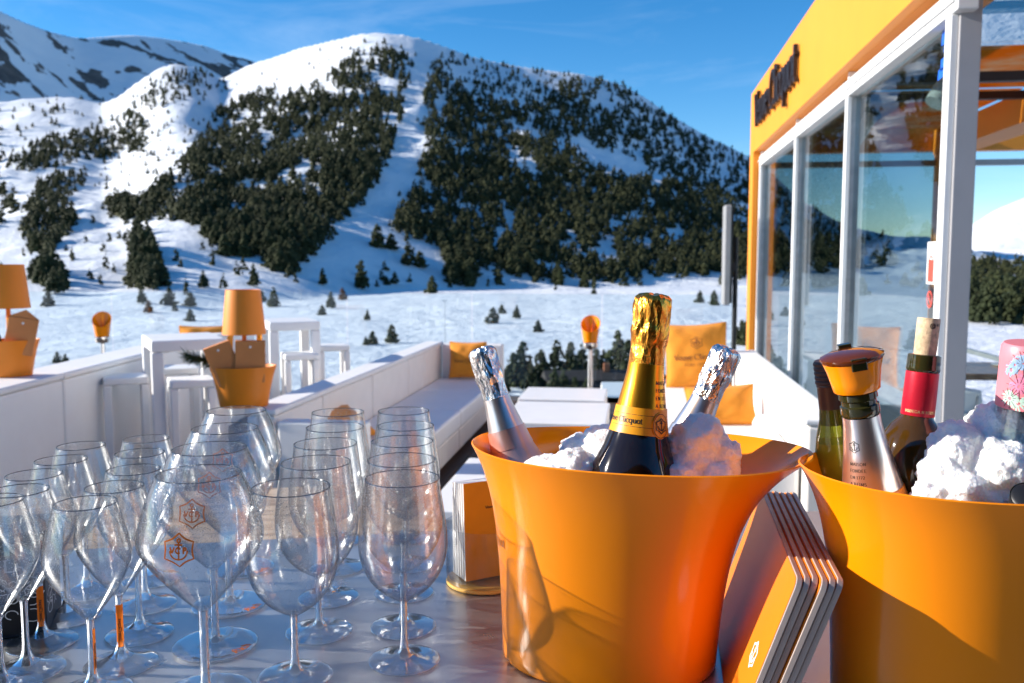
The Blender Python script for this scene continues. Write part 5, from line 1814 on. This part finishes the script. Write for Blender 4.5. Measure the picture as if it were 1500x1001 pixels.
# right bucket: brown-capped white wine
tp, ax = bottle_axis((1211, 527), 1.095, (1230, 690), 1.10)
L = .235
t = thing('white_wine_bottle', 'yellow green wine bottle with a ribbed brown screw cap', 'bottle', tp - ax * L, 0, 'bottles in the right bucket')
aim(t, ax, R(-90))
MB().lathe([(0, .03), (.02, .032), (.026, .04), (.030, .075), (.028, .11), (.023, .14), (.0165, .163), (.0142, .185), (.0138, .225), (0, .226)], 40).obj('body', 'green_bottle', t, smooth=True, angle=60)
MB().lathe([(0, .034), (.018, .036), (.027, .075), (.025, .109), (.020, .135), (0, .136)], 32).obj('wine', 'yellow_ring', t, smooth=True, angle=60)
cap = MB()
pr = [(.0152, .157), (.0150, .203), (.0156, .204)]
for i in range(5):
    z = .206 + .0055 * i
    pr += [(.0150, z), (.0163, z + .0012), (.0163, z + .004), (.0152, z + .005)]
pr += [(.0145, L - .0005), (0, L)]
c_ = cap.lathe(pr, 36).obj('screw_cap', 'brown_cap', t, smooth=True, angle=40)
put_strokes('lettering', strokes(centred('AY', .007), .007, .13, .07), wrap(pr[:2], .55, .167), 'gold_ink', c_)

# right bucket: silver sparkling with an orange stopper
tp, ax = bottle_axis((1246, 512), 1.0, (1274, 690), 1.012)
L = .232
top_n = tp - ax * .052
t = thing('sparkling_bottle', 'silver foiled sparkling wine closed with an orange stopper', 'bottle', top_n - ax * L, 0, 'bottles in the right bucket')
aim(t, ax, R(-90))
MB().lathe([(0, 0), (.04, .002), (.044, .01), (.044, L - .17), (.039, L - .14), (.030, L - .105), (.0225, L - .06), (.0185, L - .028), (.0180, L - .02), (0, L - .02)], 48).obj('body', 'dark_bottle', t, smooth=True, angle=60)
sp_ = [(.0322, L - .1065), (.0238, L - .06), (.0202, L - .033), (.0196, L - .022)]
nf = MB().lathe(sp_, 48).obj('neck_foil', 'silver_smooth', t, smooth=True)
lbp = [(.0465, L - .168), (.0408, L - .141), (.0365, L - .1215), (.0325, L - .1045)]
lb = MB().lathe(lbp, 48).obj('neck_label', 'orange_print', t, smooth=True)
put_strokes('lettering', strokes(centred('Veuve Clicquot', .013), .013, .16, .06), wrap(lbp, .1, L - .128), 'ink', lb)
put_strokes('emblem', strokes(logo_lines(False), .013, .07, .07), wrap(sp_, -.75, L - .052), 'ink', nf)
for j, wd_ in enumerate(('MAISON', 'FONDEE', 'EN 1772', 'A REIMS')):
    L2, w2 = text_lines(wd_, .08)
    put_strokes('small_print', strokes(L2, .0045, .14, .07), wrap(sp_, -1.0, L - .072 - .0072 * j), 'ink', nf)
MB().lathe([(.0196, L - .021), (.0208, L - .018), (.0205, L - .010), (.0185, L - .0085), (.0185, L - .004), (.0206, L - .002), (.0205, L + .0045), (.017, L + .006), (0, L + .006)], 40).obj('lip', 'lip_glass', t, smooth=True, angle=40)
sto = thing('bottle_stopper', 'orange bottle stopper with a smoky amber lid', 'stopper', top_n + ax * .0065, 0)
aim(sto, ax, R(-90))
MB().lathe([(0, 0), (.0235, .0), (.0245, .001), (.0262, .012), (.0285, .024), (.0315, .034), (.0308, .034), (.027, .026), (0, .02)], 48).obj('cup', 'orange_plastic', sto, smooth=True, angle=40)
MB().lathe([(.0312, .034), (.0335, .037), (.0332, .0395), (.026, .0425), (.012, .0438), (0, .044), (0, .041), (.012, .0408), (.025, .0395), (.029, .037), (.0312, .034)], 48).obj('lid', 'amber_plastic', sto, smooth=True, angle=50)
MB().b2(.0262, .0325, -.008, .008, .0275, .041).obj('clip', 'lip_glass', sto, bevel=.001)
MB().b2(-.036, -.026, -.007, .007, .039, .046).obj('hinge', 'lip_glass', sto, bevel=.001)

# right bucket: red wine with a cork
tp, ax = bottle_axis((1361, 466), 1.07, (1340, 640), 1.065)
L = .225
top_n = tp - ax * .042
t = thing('red_wine_bottle', 'dark wine bottle with a red capsule', 'bottle', top_n - ax * L, 0, 'bottles in the right bucket')
aim(t, ax, R(-90))
MB().lathe([(0, 0), (.036, .002), (.039, .01), (.039, L - .115), (.036, L - .098), (.027, L - .083), (.0185, L - .074), (.0165, L - .068), (.0155, L - .02), (0, L - .019)], 48).obj('body', 'amber_bottle', t, smooth=True, angle=60)
MB().lathe([(.0155, L - .022), (.0178, L - .019), (.0185, L - .016), (.0178, L - .0125), (.0182, L - .010), (.0178, L - .001), (.0155, L), (.012, L - .0005), (.0118, L - .006), (0, L - .006)], 40).obj('lip', 'lip_glass', t, smooth=True, angle=40)
rc = [(.0183, L - .070), (.0177, L - .0205)]
c_ = MB().lathe([(.0180, L - .0705)] + rc + [(.0165, L - .0195)], 40).obj('capsule', 'red_capsule', t, smooth=True, angle=40)
put_strokes('lettering', strokes(centred('BODEGA N BODEGA', .0042, .05), .0042, .14, .08), wrap(rc, 0, L - .0665), 'gold_ink', c_)
ck = thing('cork', 'pale wine cork pushed halfway into the red capsuled bottle', 'cork', top_n - ax * .005, 0)
aim(ck, ax, R(-90))
MB().lathe([(0, 0), (.0116, .0), (.0122, .012), (.0124, .045), (.0118, .0468), (0, .047)], 32).obj('body', 'cork', ck, smooth=True, angle=40)
put_strokes('stamp', strokes([arc(0, 0, .5, .5, 0, 360, 14), arc(.1, 0, .25, .25, 0, 360, 10)], .0055, .16, .16) + strokes(centred('N 1', .004), .004, .16, .1, .007, 0), wrap([(.0123, 0), (.0124, .045)], .12, .038), 'ink', ck)

# right bucket: clear gin bottle under a pink flowered capsule
tp, ax = bottle_axis((1510, 503), 1.0, (1497, 640), 1.01)
L = .245
t = thing('gin_bottle', 'clear glass bottle with a pink flower patterned capsule', 'bottle', tp - ax * L, 0, 'bottles in the right bucket')
aim(t, ax, R(-90))
MB().lathe([(0, 0), (.038, .002), (.041, .01), (.041, L - .14), (.037, L - .115), (.0305, L - .09), (.0272, L - .06), (.026, L - .004), (.0235, L - .005), (.0245, L - .06), (.0275, L - .09), (.034, L - .117), (.0385, L - .14), (.038, .012), (0, .01)], 48).obj('body', 'bottle_clear', t, smooth=True, angle=60)
pm('pink_capsule', (0.80, 0.22, 0.26), 0.4, var=0.05)
pm('petal_blue', (0.28, 0.42, 0.62), 0.45, var=0.3, vscale=160)
pm('petal_pink', (0.72, 0.22, 0.36), 0.45, var=0.2, vscale=160)
pm('petal_green', (0.45, 0.62, 0.52), 0.45, var=0.2, vscale=160)
gp = [(.0286, L - .068), (.0278, L - .02), (.0282, L - .018), (.0272, L - .003)]
c_ = MB().lathe(gp + [(.025, L), (0, L + .0005)], 48).obj('capsule', 'pink_capsule', t, smooth=True, angle=40)
gfn = [(.0287, L - .08), (.0279, L - .02), (.0284, L - .018), (.0274, L - .001)]
gq = np.random.default_rng(8)
for nm, mt, spots in (('blue_flower', 'petal_blue', ((-.55, -.016, .011), (-.3, -.012, .010), (-.95, -.026, .008), (-.8, -.02, .008), (.2, -.015, .01))), ('pink_flower', 'petal_pink', ((-.62, -.042, .012), (-.45, -.036, .011))),
                      ('green_leaf', 'petal_green', ((-.9, -.056, .010), (-.6, -.060, .009), (.1, -.05, .01)))):
    q = []
    for (a, z, r_) in spots:
        for k in range(22):
            w = 6.28 * k / 22 + gq.normal() * .1
            rr = r_ * gq.uniform(.65, 1.0)
            q += strokes([[(a * .028 + .002 * math.cos(w), z + .002 * math.sin(w)), (a * .028 + rr * .6 * math.cos(w), z + rr * .6 * math.sin(w) + .001), (a * .028 + rr * math.cos(w + .15), min(z + rr * math.sin(w + .15), -.002))]], 1.0, .0015, .0015)
    put_strokes(nm, q, wrap(gfn, 0, L), mt, c_)
q = []
for (a, z, r_) in ((-.55, -.018, .014), (-.2, -.014, .015), (-.62, -.042, .013), (-.9, -.056, .011)):
    for k in range(11):
        w = 6.28 * k / 11 + .2
        q += strokes([[(a * .028 + r_ * .3 * math.cos(w), z + r_ * .3 * math.sin(w)), (a * .028 + r_ * math.cos(w), min(z + r_ * math.sin(w), -.002))]], 1.0, .0005, .0005)
put_strokes('outline', q, lambda x, y, h, f_=wrap(gfn, 0, L): f_(x, y, h + .0002), 'ink', c_)
# a last dark bottle lying in the snow at the right edge
p = on_y(1507, 728, .905)
lax = Vector((-.05, -.19, .21)).normalized()
t = thing('leaning_bottle', 'dark bottle neck leaning out of the snow at the right edge', 'bottle', p - lax * .222, 0, 'bottles in the right bucket')
aim(t, lax)
MB().lathe([(0, 0), (.03, .002), (.033, .01), (.033, .11), (.02, .16), (.015, .19), (.0155, .222), (.013, .224), (0, .224)], 32).obj('body', 'black_box', t, smooth=True, angle=40)
MB().lathe([(.0157, .19), (.0163, .2225)], 32).obj('capsule', 'black_metal', t, smooth=True)


# ------------------------------------------------------------------ menu boards leaning between the buckets
def rounded(w, h, r_, n=6):
    pts = []
    for cx, cy_, a0 in ((w - r_, h - r_, 0), (r_, h - r_, 90), (r_, r_, 180), (w - r_, r_, 270)):
        pts += arc(cx, cy_, r_, r_, a0, a0 + 90, n)
    return pts


mcol = ['orange_matt', 'paper', 'orange_matt', 'paper', 'orange_matt', 'paper']
MY0, MY1 = .905, 1.27
for i in range(6):
    lab = ('leaning menu board with the white logo, nearest the central bucket', 'second menu board from the central bucket', 'third menu board from the central bucket', 'fourth menu board from the central bucket',
           'fifth menu board from the central bucket', 'menu board of the leaning stack closest to the right bucket')[i]
    t = thing('menu_board', lab, 'menu', (.102 + .0076 * i, MY0 + .003 * (i % 3), BZ + .001), 0, 'menu boards leaning between the buckets')
    t.rotation_euler = (0, R(19 + .2 * i), R(-2))
    o2 = rounded(MY1 - MY0, .19, .012)
    th_ = .0062
    n = len(o2)
    vs = [(0, a, b_) for a, b_ in o2] + [(th_, a, b_) for a, b_ in o2]
    MB().add(vs, [tuple(range(n)), tuple(reversed(range(n, 2 * n)))] + [(k, k + n, (k + 1) % n + n, (k + 1) % n) for k in range(n)]).obj('board', 'board_core', t, bevel=.0008)
    o3 = rounded(MY1 - MY0 - .002, .188, .011)
    vs = [(-.0006, a + .001, b_ + .001) for a, b_ in o3]
    MB().add(vs, [tuple(range(n))]).obj('cover', 'orange_print', t)
    if i == 0:
        q = strokes(logo_lines(False), .03, .09, .09, .05, .08)
        put_strokes('emblem', [((-a[0] + .10, a[1]), (-b_[0] + .10, b_[1]), (-c[0] + .10, c[1]), (-d_[0] + .10, d_[1])) for a, b_, c, d_ in q], lambda x, y, h: (-.0008 - h, x, y), 'white_ink', t)

# ------------------------------------------------------------------ brochures in a clear holder
bh = thing('brochure_holder', 'clear round brochure holder with a yellow ring left of the central bucket', 'holder', (-.232, 1.335, BZ + .0005), R(2))
MB().lathe([(0, 0), (.060, .001), (.061, .003), (.060, .006), (0, .0065)], 56).obj('ring', 'yellow_ring', bh, smooth=True, angle=40)
MB().lathe([(0, .007), (.0595, .0075), (.061, .02), (.0635, .095), (.062, .095), (.0595, .02), (.057, .012), (0, .0115)], 56).obj('cup', 'clear_acrylic', bh, smooth=True, angle=40)
for i in range(6):
    lab = ('front orange brochure in the clear holder', 'second brochure in the clear holder', 'third brochure in the clear holder', 'fourth brochure in the clear holder', 'fifth brochure in the clear holder', 'rearmost brochure in the clear holder')[i]
    t = thing('brochure', lab, 'brochure', (-.222 - .0050 * i, 1.322 + .0068 * i, BZ + .0135), R(4), 'brochures in the clear holder')
    t.rotation_euler = (R(-3 + .4 * i), 0, R(36))
    MB().b2(-.042, .042, -.0028, .0028, 0, .150 - .0012 * i).obj('pages', 'paper', t)
    MB().b2(-.0425, .0425, -.0036, -.0030, 0, .1505 - .0012 * i).obj('cover', 'orange_label' if i == 0 else 'paper', t)
    if i == 0:
        put_strokes('lettering', strokes(centred('Veuve Clicquot', .006), .006, .15, .07, .012, .108), lambda x, y, h: (x, -.0037 - h, y), 'ink', t)

# folded orange napkins on the low table
for i, (x, y, z, rz, lab) in enumerate(((-.73, 4.88, .421, 20, 'upper folded orange napkin beside the central bucket'), (-.70, 4.62, .421, -15, 'lower folded orange napkin beside the central bucket'))):
    t = thing('napkin', lab, 'napkin', (x, y, z), R(rz), 'folded orange napkins')
    MB().add([(-.09, -.06, 0), (.09, -.06, 0), (.09, .06, 0), (-.09, .06, 0), (-.10, -.02, .05), (.09, -.03, .045), (.08, .04, .05), (-.08, .04, .055)],
             [(3, 2, 1, 0), (4, 5, 6, 7), (0, 1, 5, 4), (1, 2, 6, 5), (2, 3, 7, 6), (3, 0, 4, 7)]).obj('cloth', 'orange_fabric', t, bevel=.008)
